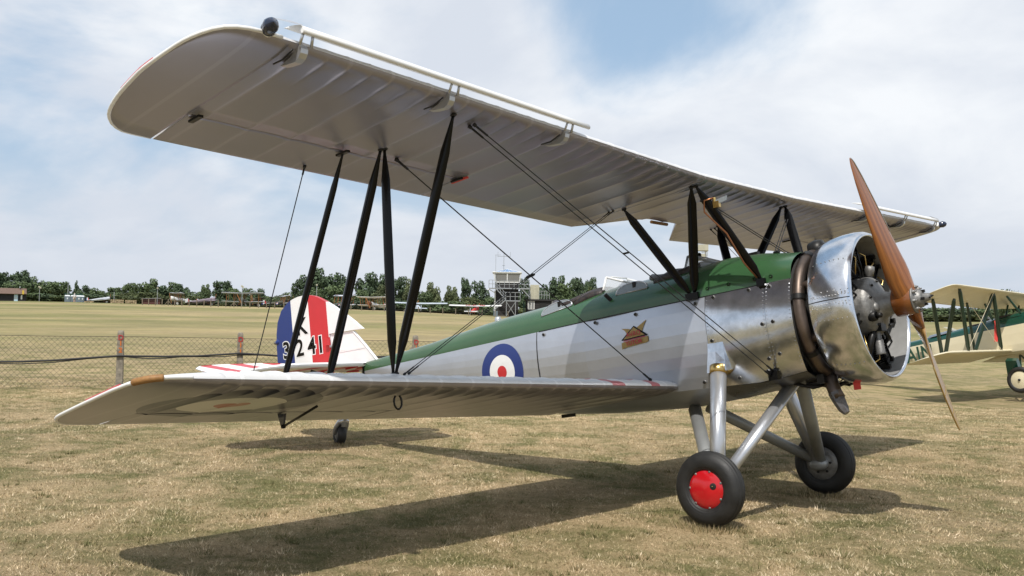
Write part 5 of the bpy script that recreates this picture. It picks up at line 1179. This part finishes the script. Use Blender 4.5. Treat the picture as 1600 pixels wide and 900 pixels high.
for u in (0, 14): sbar(st, 'stair_leg', tw, M['galv'], [(u + 1, -3.4, 0), (u + 1, -3.4, Z(473))], .6)
sbar(st, 'stair_brace', tw, M['galv'], [(1, -3.4, Z(475)), (15, -3.4, 1)], .5); sbar(st, 'stair_brace', tw, M['galv'], [(15, -3.4, Z(475)), (1, -3.4, 1)], .5)
sbar(st, 'stair_brace', tw, M['galv'], [(24, -1.5, Z(453)), (36, -1.5, Z(466))], .9)
sbar(st, 'bracket', tw, M['offwhite'], [(-27, -1.4, Z(455)), (-18, -.2, Z(460))], .6)
m = st.mb(); m.ball((-27.5, -1.7, Z(456)), 1.2, 8, sq=(1, .13, 1)); obj('lamp', m, M['offwhite'], tw)
m = st.mb(); m.lathe([(0, 3.4), (9, 3.4)], (-15, -2.4, 0), (0, 0, 1), 12); 
sbox(st, 'water_butt', tw, M['loo'], -18.5, -12, 0, 8.5, -3.6, -2.8)
sbox(st, 'plinth', tw, M['concrete'], -16, 20, -3, 1.5, -.1, 4.6)
for u, w, z0, z1 in ((-4, 1, Z(423.5), Z(395.5)), (-13.5, 1.5, 8, Z(395)), (-16.5, -1, Z(452), Z(401)), (6, 1, Z(403), Z(395.5))):
    if u in (-13.5,): z0 = Z(403.5)
    sbar(st, 'antenna', tw, M['galv'], [(u, w, z0), (u, w, z1)], .28 if u != -4 else .42)
sbar(st, 'antenna_boom', tw, M['galv'], [(-14, 1, Z(402.5)), (6, 1, Z(402.5))], .4); sbar(st, 'antenna_boom', tw, M['galv'], [(-18, 1.5, Z(400.5)), (-9, 1.5, Z(400))], .25); sbar(st, 'antenna_boom', tw, M['galv'], [(-6.5, 1, Z(417)), (-2, 1, Z(417))], .5)
# --- black hut beside the tower
st = Site(850, 200); hut = thing('black_hut', 'low black timber hut with white framed windows beside the control tower', 'hut', st.o)
Z = lambda y: 496.5 - y
sbox(st, 'wall', hut, M['timber_black'], -29, 29, 0, Z(471), 0, 4.5)
for i in range(7): sbox(st, 'board', hut, M['timber_black'], -29.2, 29.2, 1 + i * 3.4, 1 + i * 3.4 + 3.1, -.05, -.01)
rf = sbox(st, 'roof', hut, M['timber_black'], -31, 30, Z(471), Z(468.7), -.4, 4.9)
for u0, u1, y0, y1 in ((-25.5, -15, 471.5, 484.5), (12, 23, 471.5, 479)):
    f = sbox(st, 'window_frame', hut, M['offwhite'], u0, u1, Z(y1), Z(y0), -.10, -.06)
    um = (u0 + u1) / 2; sbox(st, 'window_pane', f, M['winglass'], u0 + 1.2, um - .6, Z(y1) + 1, Z(y0) - 1, -.14, -.11); sbox(st, 'window_pane', f, M['winglass'], um + .6, u1 - 1.2, Z(y1) + 1, Z(y0) - 1, -.14, -.11)
sbox(st, 'door', hut, M['interior'], -7.5, 2.5, 2, Z(474), -.10, -.06)
sbox(st, 'cream_box', hut, M['cream'], -22, -8, Z(468.6), Z(446), .2, 2.2)
def rail2(u0, u1, n, w):
    for q in range(n + 1): u = lerp(u0, u1, q / n); sbar(st, 'rail_post', hut, M['galv'], [(u, w, Z(468.5)), (u, w, Z(456))], .42)
    for y in (456, 462): sbar(st, 'handrail', hut, M['galv'], [(u0, w, Z(y)), (u1, w, Z(y))], .42)
rail2(-8, 8, 4, -.2); rail2(-24, -22, 1, -.2)
sbox(st, 'downpipe', hut, M['darkgreen'], -32.5, -30.5, 0, Z(473), -.2, .2)
sbar(st, 'link_stair', hut, M['galv'], [(-35, -1, Z(453)), (-23, -1, Z(466))], .9); sbar(st, 'link_stair_rail', hut, M['galv'], [(-35, -1, Z(443)), (-23, -1, Z(455))], .45)
# --- black shed with shingled roof at far left
st = Site(14, 205); Z = lambda y: 470 - y
sh = thing('black_shed', 'black boarded shed with brown shingled roof and a pale poster by its door', 'shed', st.o)
sbox(st, 'wall', sh, M['timber_black'], -50, 26, 0, Z(458), 0, 5)
for i in range(4): sbox(st, 'board', sh, M['timber_black'], -50, 26.2, .4 + i * 3, .4 + i * 3 + 2.7, -.06, -.01)
m = st.mb(); m.prism([(26.3, -.3, Z(458.2)), (26.3, 5.3, Z(458.2)), (26.3, 2.5, Z(449.5))], (-2, 0, 0)); fixn(obj('gable', m, M['timber_black'], sh))
m = st.mb(); m.prism([(26.8, -.6, Z(458.6)), (26.8, 2.5, Z(449.2)), (26.8, 5.6, Z(458.6)), (26.8, 5.4, Z(459.3)), (26.8, 2.5, Z(450.4)), (26.8, -.5, Z(459.3))], (-80, 0, 0)); rf = fixn(obj('roof', m, M['tile'], sh))
m = st.mb(); m.tube([(16, 2.5, Z(450)), (16, 2.5, Z(446.5))], .8, 6); obj('chimney', m, M['galv'], rf)
sbox(st, 'poster', sh, M['poster'], 7, 13, 0, Z(459), -.12, -.08); sbox(st, 'sign', sh, M['yellow'], 19.5, 22.5, Z(459), Z(453), -.75, -.65)
sbox(st, 'window_frame', sh, M['offwhite'], 17.5, 20, Z(467), Z(460), -.12, -.08)
# --- portable toilets, each its own
for i, (px_, w_) in enumerate(((104.5, 9), (114, 9), (122.5, 9.5), (128, 6))):
    st = Site(px_, 214 + (3 if i in (1, 3) else 0)); t = thing('portable_toilet', ['grey portable toilet with white roof, leftmost of the row', 'grey portable toilet partly behind the standing person', 'grey portable toilet just right of the standing person', 'grey portable toilet at the right end of the row'][i], 'toilet', st.o, 0, 'portable toilets at the field edge')
    sbox(st, 'cabin', t, M['loo'], -w_ / 2, w_ / 2, 0, 9.2, 0, 1.3); m = st.mb(); m.rings([[(-w_ / 2, -.05, 9.2), (w_ / 2, -.05, 9.2), (w_ / 2, 1.35, 9.2), (-w_ / 2, 1.35, 9.2)], [(-w_ / 2 * .8, .1, 11), (w_ / 2 * .8, .1, 11), (w_ / 2 * .8, 1.2, 11), (-w_ / 2 * .8, 1.2, 11)]], 0, False, True, True); fixn(obj('roof', m, M['loowhite'], t))
    sbox(st, 'door', t, M['loo'], -w_ * .3, w_ * .3, .6, 8.6, -.06, -.01); sbox(st, 'door_sign', t, M['loowhite'], -1, 1, 4.5, 7, -.10, -.07)
st = Site(114, 222); Z = lambda y: 472 - y; sp_ = thing('toilet_shelter', 'open shelter with a flat green roof behind the portable toilets', 'shelter', st.o)
sbox(st, 'roof', sp_, M['darkgreen'], -14, 15, Z(460.5), Z(458.3), 0, 3); [sbox(st, 'post', sp_, M['postwood'], u, u + .8, 0, Z(460.5), w, w + .2) for u in (-13, 13) for w in (.1, 2.7)]
# --- person by the toilets
st = Site(115.5, 208); pr = thing('person', 'person in pale shirt and beige shorts standing before the toilets', 'person', st.o)
m = MB(); 
def limb(pts, rs, mi): m.tube([st.r * p[0] + st.h * p[1] + Vector((0, 0, p[2])) for p in pts], rs, 8, mi)
limb([(0, 0, .84), (0, 0, 1.0), (0, .01, 1.25), (0, .01, 1.42), (0, 0, 1.50), (0, 0, 1.56)], [.15, .16, .18, .17, .07, .06], 1)
for s_ in (-1, 1):
    limb([(.08 * s_, 0, .95), (.10 * s_, 0, .7), (.10 * s_, -.01, .5)], [.10, .10, .085], 2); limb([(.10 * s_, 0, .52), (.10 * s_, .01, .3), (.10 * s_, .02, .06), (.11 * s_, -.12, .03)], [.06, .058, .04, .035], 0)
    limb([(.19 * s_, 0, 1.42), (.25 * s_, .01, 1.15)], [.065, .055], 1); limb([(.25 * s_, .01, 1.16), (.26 * s_, -.06, .92), (.25 * s_, -.09, .82)], [.045, .035, .03], 0)
bd = obj('body', m, [M['skin'], M['shirt'], M['shorts']], pr)
m = MB(); m.ball(Vector((0, 0, 1.66)), .105, 12, sq=(.9, 1, 1.15)); m.ball(Vector((0, 0, 1.66)) - st.h * .1, .025, 6); obj('head', m, M['skin'], pr); m = MB(); m.ball(Vector((0, 0, 1.70)) + st.h * .015, .11, 10, sq=(.95, 1, .95)); obj('hair', m, M['offwhite'], pr)
# --- lamp posts and masts
def lamp(px_, D, ytop, ybase, lbl, heads=2, r=.5):
    st = Site(px_, D); H = (zpix(px_, ytop, D) - st.o.z) / st.kz; t = thing('floodlight_mast', lbl, 'mast', st.o, 0, 'floodlight masts along the field edge')
    sbar(st, 'pole', t, M['galv'], [(0, 0, 0), (0, 0, H)], r)
    for i in range(heads): sbox(st, 'lamp_head', t, M['cream'], (-2.2, -.6)[i] if heads > 1 else -1.3, (.8, 2.6)[i] if heads > 1 else 1.3, H - 2.2 - i * 1.4, H - .0 - i * 1.4, -.3, .3)
lamp(60.5, 206, 447, 470, 'floodlight mast standing alone right of the black shed'); lamp(245, 212, 449, 476, 'floodlight mast in front of the red brown shed', 1); lamp(377.5, 200, 446, 479, 'floodlight mast in front of the tan-strutted biplane'); lamp(494, 205, 444, 482, 'floodlight mast just above the rudder tip', 1)
for px_, yt, lb in ((105, 444, 'bare grey pole rising behind the portable toilets'), (177.3, 456, 'bare grey pole standing at the stacked timber')):
    st = Site(px_, 218); t = link('pole', None); sbar(st, 'pole', None, M['galv'], [(0, 0, 0), (0, 0, (zpix(px_, yt, 218) - st.o.z) / st.kz)], .55); bpy.data.objects.remove(t); o = COL.objects[-1]; o.location = st.o; o['label'] = lb; o['category'] = 'pole'
# --- timber stacks
for u0, u1, yt, lb in ((131, 146, 470.5, 'short low row of pale pallets by the toilets'), (172, 194, 468, 'pale sawn timber stack, taller left half'), (195, 215, 469, 'pale sawn timber stack, right end by the red shed')):
    pc = (u0 + u1) / 2; st = Site(pc, 212); t = thing('timber_stack', lb, 'timber', st.o); H = max(2.2, (zpix(pc, yt, 212) - st.o.z) / st.kz)
    n = max(2, int(H / 1.1))
    for r_ in range(n):
        for q in range(int((u1 - u0) / 3)):
            a = -(u1 - u0) / 2 + q * 3; sbox(st, 'plank', t, M['rawwood'], a + RNG.uniform(0, .3), a + 2.8 + RNG.uniform(-.3, .1), r_ * H / n + .05, (r_ + 1) * H / n - .15, RNG.uniform(-.15, .05), 1.2)
# --- red brown shed
st = Site(236, 214); t = thing('red_brown_shed', 'long low red brown shed with a grey sloping roof', 'shed', st.o); Z = lambda y: 475.5 - y
sbox(st, 'wall', t, M['redshed'], -15, 14, 0, Z(467.2), 0, 3.5)
for i in range(9): sbox(st, 'board', t, M['redshed'], -15 + i * 3.22, -15 + i * 3.22 + 3.0, .2, Z(467.4), -.06, -.01)
m = st.mb(); m.prism([(-15.8, -.4, Z(467.5)), (15, -.4, Z(466.0)), (15, -.4, Z(465.0)), (-15.8, -.4, Z(466.6))], (0, 4.3, 0)); fixn(obj('roof', m, M['feltroof'], t))
# --- mast with two cream loudspeaker-like camera boxes behind the front windscreen
st = Site(1100, 46); cm_ = thing('camera_mast', 'pale mast with two cream camera boxes behind the front windscreen', 'mast', st.o)
zz = lambda y: (zpix(1100, y, 46) - st.o.z) / st.kz
sbar(st, 'pole', cm_, M['offwhite'], [(1.5, 0, 0), (1.5, 0, zz(388))], 1.1, 8)
for u0, u1, y0, y1 in ((-10, 6, 392, 382.5), (-11, 1, 407, 397)):
    b_ = sbox(st, 'camera_box', cm_, M['cream'], u0, u1, zz(y0), zz(y1), -.25, .25)
m = st.mb(); m.lathe([(0, 3.6), (1.2, 3.6), (1.2, 2.4), (.2, 1.2)], (-8.2, -.26, zz(402)), (0, -.05, 0), 14); obj('camera_lens', m, M['dark'], cm_)
sbar(st, 'bracket', cm_, M['offwhite'], [(-4, -.1, zz(392)), (-4, -.1, zz(394.5)), (4, -.1, zz(393.5)), (4, 0, zz(400)), (1.5, 0, zz(401))], .8)
# --- post and wire fence along the display line
pf = thing('post_fence', 'weathered wooden post fence in front of the parked aircraft', 'fence', at3(500, 186)); O2 = at3(500, 186)
px_ = 222.; wp_ = []; i = 0
pm = MB(); pm.box((0, 0, .58), (.13, .13, 1.30)); pmesh = pm.mesh('fence_post', M['postwood'])
while px_ < 800:
    p = at3(px_, 186); wp_.append(p); o = link('fence_post', pmesh, pf, loc=p - O2); o.rotation_euler = (random.uniform(-.04, .04), random.uniform(-.04, .04), random.uniform(0, 1))
    if i % 9 == 4:
        for s_ in (-1, 1):
            m = MB(); st = Site(px_, 186); m.bar(p - O2 + st.r * .75 * s_, p - O2 + Vector((0, 0, .95)), .09); obj('brace', m, M['postwood'], pf)
    px_ += 9.5 + (px_ - 222) * .021 + random.uniform(-1, 1); i += 1
m = MB()
for h in (.5, .85, 1.12): m.tube([p - O2 + Vector((0, 0, h)) for p in wp_], .012, 3, smooth=False)
obj('fence_wire', m, M['fencewire'], pf)

# ------------------------------------------------------------------ parked aircraft far across the field
M['fabric_white'] = mat('pale_doped_fabric', (.62, .62, .60), .5); M['fabric_grey'] = mat('grey_doped_fabric', (.46, .48, .52), .5); M['khaki'] = mat('dark_khaki_fabric', (.05, .048, .03), .6)
M['olive'] = mat('dark_green_grey_fabric', (.06, .075, .065), .6); M['brown'] = mat('brown_cowl', (.12, .045, .02), .45); M['strutwood'] = mat('varnished_strut_wood', (.26, .10, .03), .5); M['paleblue'] = mat('pale_blue_grey_paint', (.42, .47, .53), .45)
M['bright_red'] = mat('bright_red_paint', (.55, .035, .025), .4); M['plum'] = mat('grey_plum_fabric', (.20, .16, .19), .6)
def parked(px_, D, hd, label, span=8.4, fus_m='khaki', wing_m='fabric_grey', biplane=True, low=False, fin_m=('red', 'white', 'blue'), strut_m='strutwood', name='parked_biplane', nose_m=None, roundel=False, tips='fabric_white', high=2.25, text_=None, scale=1.0, nudge=0):
    st = Site(px_, D); t = thing(name, label, 'aircraft', st.o, 0, 'old aircraft parked along the far side of the field')
    fw_ = st.r * math.cos(hd) + st.h * math.sin(hd); lf = Vector((-fw_.y, fw_.x, 0)); pit = .17
    def X(p):
        x, y, z = p[0] * scale, p[1] * scale, p[2] * scale
        return fw_ * (x * math.cos(pit)) + lf * y + Vector((0, 0, z + x * math.sin(pit) * .9 + .0))
    def mbx(): return MB(X)
    m = mbx(); rows = []
    for x, w, h, z in ((1.7, .30, .34, 1.12), (1.3, .40, .42, 1.12), (.2, .40, .45, 1.12), (-1.5, .34, .36, 1.15), (-4.2, .06, .14, 1.25)): rows.append([(x, math.cos(a) * w, z + math.sin(a) * h) for a in np.linspace(0, 2 * PI, 10, endpoint=False)])
    m.rings(rows, 0, True, True, True); f = fixn(obj('fuselage', m, M[fus_m], t))
    m = mbx(); m.rings([[(x, math.cos(a) * w, 1.12 + math.sin(a) * w) for a in np.linspace(0, 2 * PI, 12, endpoint=False)] for x, w in ((1.1, .46), (1.75, .46), (1.85, .36))], 0, True, True, True); fixn(obj('cowl', m, M[nose_m or fus_m], t))
    def wingp(nm, z, xo, mt, dihed=.03, sp=span, ch=1.4):
        for s_ in (-1, 1):
            m = mbx(); rows = []
            for y, k in ((0.0, 1), (sp * .25, 1), (sp * .44, 1), (sp * .49, .8), (sp * .5, .5)):
                zc = z + y * dihed; c = ch * k; rows.append([(xo + c * .5, s_ * y, zc), (xo + c * .3, s_ * y, zc + .09), (xo, s_ * y, zc + .08), (xo - c * .5, s_ * y, zc - .03), (xo, s_ * y, zc - .03), (xo + c * .35, s_ * y, zc - .04)])
            m.rings(rows, 0, True, True, True); w_ = fixn(obj(nm, m, M[mt], t))
            if roundel and nm == 'upper_wing':
                for rr, cc, dz in ((.55, 'blue', .10), (.36, 'white', .105), (.16, 'red', .11)):
                    m = mbx(); m.lathe([(0, 0), (0, rr), (.004, rr)], (xo, s_ * sp * .38, z + sp * .38 * dihed + dz), (0, 0, 1), 16); obj('wing_roundel', m, M[cc], w_)
    if biplane: wingp('upper_wing', high, .45, wing_m); wingp('lower_wing', .85, .1, wing_m)
    else: wingp('upper_wing' if not low else 'lower_wing', high if not low else 1.0, .3, wing_m, .02, span, 1.5)
    if biplane:
        for s_ in (-1, 1):
            for y in (span * .2, span * .38):
                for xx in (.42, -.42): m = mbx(); m.bar((xx, s_ * y, .88 + y * .03), (xx + .35, s_ * y, high + y * .03 - .03), .09, .06); obj('strut', m, M[strut_m], t)
    if biplane or not low:
        for s_ in (-1, 1):
            for xx in (.7, -.2): m = mbx(); m.bar((xx, s_ * .35, 1.4), (xx + .05, s_ * .5, high), .06, .05); obj('cabane_strut', m, M[strut_m], t)
    for s_ in (-1, 1):
        m = mbx(); m.lathe([(-.06, .05), (-.06, .30), (-.03, .36), (.03, .36), (.06, .30), (.06, .05)], (.75, s_ * .8, .22), (0, 1, 0), 18); w_ = obj('wheel', m, M['tyre'], t); m = mbx(); m.lathe([(0, .0), (-.0, .26)], (.75, s_ * .87, .22), (0, s_, 0), 14); obj('wheel_disc', m, M['fabric_white'], w_)
        for xx in (.9, .0): m = mbx(); m.bar((xx, s_ * .3, .85), (.75, s_ * .74, .22), .07, .05); obj('undercarriage_leg', m, M[strut_m], t)
    tp = [(-3.3, .12), (-3.9, .12)]
    m = mbx(); m.prism([(-3.3, -1.3, 1.32), (-3.5, -1.4, 1.32), (-4.25, -1.2, 1.32), (-4.25, 1.2, 1.32), (-3.5, 1.4, 1.32), (-3.3, 1.3, 1.32)], (0, 0, .05)); fixn(obj('tailplane', m, M[wing_m], t))
    xs_ = (-3.75, -4.05, -4.35, -4.65)
    for i, c_ in enumerate(fin_m):
        h0 = (1.55, 2.05, 2.08, 1.75); m = mbx(); m.prism([(xs_[i], -.02, 1.25), (xs_[i + 1], -.02, 1.25), (xs_[i + 1], -.02, h0[i + 1]), (xs_[i], -.02, h0[i])], (0, .05, 0)); fixn(obj('rudder_stripe' if len(set(fin_m)) > 1 else 'rudder', m, M[c_], t))
    m = mbx(); m.bar((1.9, -.55, 1.12 + 1.05), (1.9, .55, 1.12 - 1.05), .05, .16); m.box((1.88, 0, 1.12), (.12, .2, .2)); obj('propeller', m, M['strutwood'], t)
    m = mbx(); m.bar((-3.9, 0, 1.15), (-4.2, 0, .86), .06); obj('tail_skid', m, M[strut_m], t)
    if roundel:
        for rr, cc, o in ((.33, 'blue', .0), (.22, 'white', .012), (.1, 'red', .024)):
            m = mbx(); m.lathe([(0, 0), (0, rr), (.008, rr)], (-1.5, -.345 - o, 1.15), (0, -1, 0), 16); obj('roundel', m, M[cc], f)
    if text_:
        text(text_, (.3, 0, (high if not low else 1.0) + .14), Vector((0, -1, 0)), Vector((1, 0, 0)), 1.15, M['bright_red'], t, 'wing_lettering', .004, .02, X, (1.2, 1))
    m = mbx(); m.ball((-.25, 0, 1.55), .2, 8, sq=(1, 1, .6)); obj('headrest', m, M['leather'], t)
    return t
parked(279, 214, R(205), 'far biplane with tan struts just right of the red brown shed', 5.0, 'fabric_white', 'fabric_grey', high=2.35, roundel=True)
parked(322, 212, R(25), 'low plum grey aircraft with slanting wing left of the tall mast', 7.4, 'plum', 'plum', biplane=False, low=True, name='parked_monoplane', fin_m=('red', 'white', 'white'))
parked(380, 207, R(245), 'wide silver winged biplane with tan struts behind the floodlight mast', 9.2, 'khaki', 'fabric_grey', high=2.6)
parked(160, 216, R(20), 'low silver blue winged aircraft lying behind the sawn timber', 5.6, 'fabric_grey', 'fabric_grey', biplane=False, low=True, name='parked_monoplane', scale=.75)
parked(443, 208, R(12), 'dark biplane with blue and white wing tips left of the striped rudder', 6.2, 'khaki', 'fabric_grey', high=2.35, roundel=True)
parked(407, 210, R(200), 'dark parked biplane half hidden by posts left of the tail cable', 5.5, 'khaki', 'khaki', high=1.7)
parked(536, 205, R(40), 'green grey biplane with fuselage roundel behind the rear wing struts', 6.8, 'olive', 'fabric_grey', high=2.75, roundel=True)
parked(583, 200, R(235), 'white winged biplane with brown engine cowl between the wing struts', 7.4, 'fabric_white', 'fabric_white', nose_m='brown', high=2.45, roundel=True)
parked(652, 196, R(100), 'pale blue grey high wing monoplane between the converging struts', 12.5, 'paleblue', 'paleblue', biplane=False, name='parked_monoplane', fin_m=('paleblue',) * 3, strut_m='galv', high=1.75, tips='paleblue')
parked(742, 190, R(78), 'red high wing monoplane with red letters on its white wing', 10.6, 'bright_red', 'fabric_white', biplane=False, name='parked_monoplane', fin_m=('fabric_grey',) * 3, strut_m='galv', high=1.85, text_='G-E  BJ')

# ------------------------------------------------------------------ the cream and green biplane on the right
CREAM = mat('cream_dope', (.68, .61, .43), .38, var=.06, vs=2, coat=.15); CGREEN = mat('deep_green_gloss', (.004, .05, .034), .2, coat=.4); CSTRUT = mat('dark_green_strut', (.008, .03, .018), .3, coat=.2)
M['creamtop'] = CREAM
cP, sP, ca, sa = math.cos(P2['th']), math.sin(P2['th']), math.cos(P2['psi']), math.sin(P2['psi'])
def X2(p):
    x = p[0] * cP - p[2] * sP; z = p[0] * sP + p[2] * cP + P2['zt']; return Vector((P2['X'] + x * ca - p[1] * sa, P2['Y'] + x * sa + p[1] * ca, z))
O3 = Vector((P2['X'], P2['Y'], T(P2['X'], P2['Y'])))
CUR[0] = lambda p: X2(p) - O3
bp2 = thing('biplane', 'cream biplane with dark green top decking, green struts and letters AIN', 'biplane', O3)
U2 = Wing(P2['xu'], P2['zu'], P2['c'], 0., P2['du'], inc=P2['iu'], tip=4.0); L2 = Wing(0, 0, P2['cl'], .4, P2['dl'], inc=P2['il'], tip=4.1)
for sg in (-1, 1):
    U2.build(sg * .005, sg * 3.998, [CREAM, CREAM], 'upper_wing_panel', bp2); L2.build(sg * .38, sg * 4.098, [CREAM, CREAM], 'lower_wing_panel', bp2)
def strut2(a, b, c=.11, t=.05, nm='interplane_strut', mt=None):
    m = mb(); m.tube([a, Vector(a).lerp(Vector(b), .06), Vector(a).lerp(Vector(b), .94), b], [c * .3, c * .5, c * .5, c * .3], 10, aspect=t / c, ref=(1, 0, 0)); return obj(nm, m, mt or CSTRUT, bp2)
for sg in (-1, 1):
    uf, ur = under(U2, sg * 3.4, .10), under(U2, sg * 3.4, .76); lf_, lr_ = over(L2, sg * 2.83, .02), over(L2, sg * 2.83, .6)
    strut2(uf, lf_); strut2(ur, lr_); strut2(uf.lerp(ur, .25) + Vector((0, 0, -.2)), lr_ + Vector((.08, 0, 0)))
    uf2, lf2, lr2 = under(U2, sg * 1.576, .10), over(L2, sg * .99, .02), over(L2, sg * 1.35, .35)
    strut2(uf2, lf2); strut2(uf2 + Vector((-.02, 0, 0)), over(L2, sg * 1.75, .30)); strut2(under(U2, sg * 1.576, .76), over(L2, sg * .99, .6), .08)
    for xx, xt in ((.45, .3), (-.35, -.3)): strut2((xx, sg * .38, .95), under(U2, sg * .7, .15 if xx > 0 else .7), .07, .04, 'cabane_strut', CGREEN)
    wire(lf_ + Vector((0, 0, .02)), uf2, 'bracing_wire', .006, CREAM, bp2); wire(lf2, uf, 'bracing_wire', .006, CREAM, bp2)
def W2(x): return tab([(-5.2, .05), (-1.2, .40), (1.0, .42), (1.7, .38)], x)
def T2(x): return tab([(-5.2, .82), (-2.0, .90), (-.8, .98), (.2, 1.06), (1.0, 1.02), (1.7, .85)], x)
def B2_(x): return tab([(-5.2, .58), (-1.5, .02), (.8, -.12), (1.7, .1)], x)
ZG2 = lambda x: tab([(-5.2, .70), (-1, .69), (1.7, .66)], x)
xs2 = [-5.2, -4, -3, -2, -1.2, -.6, 0, .6, 1.1, 1.7]
for sg in (-1, 1):
    m = mb(); m.rings([[(x, sg * W2(x) * k, lerp(ZG2(x), B2_(x), s_)) for s_, k in ((0, 1), (.3, 1.02), (.7, 1.01), (.95, .95), (1, .85))] for x in xs2], 0, False, False, False); fixn(obj('fuselage_side', m, CREAM, bp2))
m = mb(); m.rings([[(x, W2(x) * k, B2_(x)) for k in (-.85, 0, .85)] for x in xs2], 0, False, False, False); fixn(obj('fuselage_belly', m, CREAM, bp2))
m = mb(); m.rings([[(x, -math.sin(a) * W2(x), ZG2(x) + (T2(x) - ZG2(x)) * abs(math.cos(a)) ** .8) for a in np.linspace(-PI / 2, PI / 2, 15)] for x in np.linspace(-5.2, 1.7, 40)], 0, True, False, False); fixn(obj('green_decking', m, CGREEN, bp2))
m = mb(); m.lathe([(1.68, .40), (1.80, .43), (2.1, .42), (2.2, .3), (2.22, 0)], (0, 0, .42), (1, 0, 0), 24); fixn(obj('engine_cowling', m, M['polish'], bp2))
p2 = link('propeller', None, bp2); m = mb(); m.bar((2.3, 0, .42), (2.3, .5, 1.45), .03, .16); obj('blade', m, M['mahogany'], p2); m = mb(); m.bar((2.3, 0, .42), (2.3, -.5, -.6), .03, .16); obj('blade', m, M['mahogany'], p2)
m = mb(); m.lathe([(2.18, .10), (2.36, .08), (2.4, 0)], (0, 0, .42), (1, 0, 0), 14); obj('propeller_hub', m, M['cast'], p2)
text('AIN', (-2.72, -.365, .40), Vector((1, -.08, 0)), (0, 0, 1), .62, CGREEN, bp2, 'lettering', .002, .012, CUR[0], (.85, 1), 1.05)
text('G-A', (-3.55, -.26, .48), Vector((1, -.08, 0)), (0, 0, 1), .55, CGREEN, bp2, 'lettering', .002, .012, CUR[0], (.85, 1), 1.05) if False else None
for c, w_ in ((-.95, .0), (-.1, .0)):
    m = mb(); m.tube([(c + .3 * math.cos(t), .26 * math.sin(t), T2(c) - .05 + .0 * t) for t in np.linspace(0, 2 * PI, 21)], .03, 6); obj('cockpit_coaming', m, M['leather'], bp2)
for x in (-1.9, -.75):
    m = mb(); m.prism([(x, -.22, T2(x) + .17), (x, .22, T2(x) + .17), (x + .28, .2, T2(x) - .02), (x + .28, -.2, T2(x) - .02)], (.006, 0, .004)); obj('windscreen', m, M['glass'], bp2)
m = mb(); m.rings([[(x, -math.sin(a) * W2(x) * 1.01, ZG2(x) + .05 + (T2(x) - ZG2(x)) * abs(math.cos(a)) ** .8) for a in np.linspace(-1.1, 1.1, 9)] for x in (-2.4, -1.75)], 0, True, False, False); obj('metal_fairing', m, M['polish_dull'], bp2)
for sg in (-1, 1):
    wc = Vector((P2['X'], 0, 0)); wl = Vector((.2505, sg * .879, -.8636)); m = mb(); tw2 = .07
    m.lathe([(tw2 * math.sin(a), .36 - tw2 + tw2 * math.cos(a)) for a in np.linspace(-2.4, 2.4, 13)], wl, (0, sg, 0), 36); w2 = link('wheel', None, bp2); fixn(obj('tyre', m, M['tyre'], w2)); m = mb(); m.lathe([(.03, .255), (.06, .15), (.075, .0)], wl, (0, sg, 0), 28); obj('wheel_disc', m, CREAM, w2)
    m = mb(); m.lathe([(.07, .035), (.10, .03), (.105, 0)], wl, (0, sg, 0), 10); obj('wheel_nut', m, M['dark'], w2); m = mb(); m.lathe([(-.03, .255), (-.05, 0)], wl, (0, sg, 0), 20); obj('wheel_disc', m, CREAM, w2)
    m = mb(); m.box((.02, sg * .60, -.45), (.34, .20, .42), Matrix.Rotation(sg * R(-25), 3, 'X') @ Matrix.Rotation(R(10), 3, 'Y'), taper=.85); obj('leg_fairing', m, CGREEN, bp2)
    strut2((.45, sg * .3, -.1), wl + Vector((.1, -sg * .1, .1)), .10, .06, 'undercarriage_leg', CGREEN); strut2((0, 0, -.12), wl + Vector((0, -sg * .08, .02)), .06, .05, 'axle', CSTRUT)
m = mb(); m.prism([(-5.0, -.03, .75), (-4.9, -.03, 1.15), (-5.3, -.03, 1.6), (-5.7, -.03, 1.62), (-5.95, -.03, 1.3), (-5.9, -.03, .7)], (0, .06, 0)); fixn(obj('fin_and_rudder', m, CREAM, bp2))
for sg in (-1, 1): m = mb(); m.prism([(-4.5, sg * .05, .80), (-4.6, sg * 1.2, .80), (-5.0, sg * 1.4, .80), (-5.6, sg * 1.3, .80), (-5.6, sg * .05, .80)], (0, 0, .05)); fixn(obj('tailplane', m, CREAM, bp2))
m = mb(); m.bar((-5.0, 0, .6), (-5.35, 0, .15), .06); obj('tail_skid', m, CGREEN, bp2)
tg = X2((.10, -1.15, .87)); m = MB(); m.box((0, 0, -.34), (.085, .008, .58), Matrix.Rotation(R(20), 3, 'Z')); m.tube([(0, 0, -.06), (0, 0, .05)], .006, 5)
st_ = obj('warning_streamer', m, M['strap']); st_.location = tg; st_['label'] = 'long red warning streamer hanging among the green wing struts'; st_['category'] = 'streamer'
CUR[0] = B2W
# a red cover lying on the grass far beyond the cream biplane
st = Site(1592, 58); m = MB(lambda p: st.P(p[0] / st.k, p[1], p[2] / st.kz))
m.rings([[(-.75, -.3, 0), (.75, -.3, 0), (.75, .3, 0), (-.75, .3, 0)], [(-.70, -.27, .26), (.68, -.25, .30), (.66, .25, .34), (-.66, .25, .31)], [(-.5, -.12, .38), (.5, -.12, .40), (.5, .12, .42), (-.5, .12, .40)]], 0, False, True, True)
o = fixn(obj('red_cover', m, M['bright_red'])); o.location = st.o; o['label'] = 'bright red cover lying on the grass beyond the cream biplane wheel'; o['category'] = 'cover'
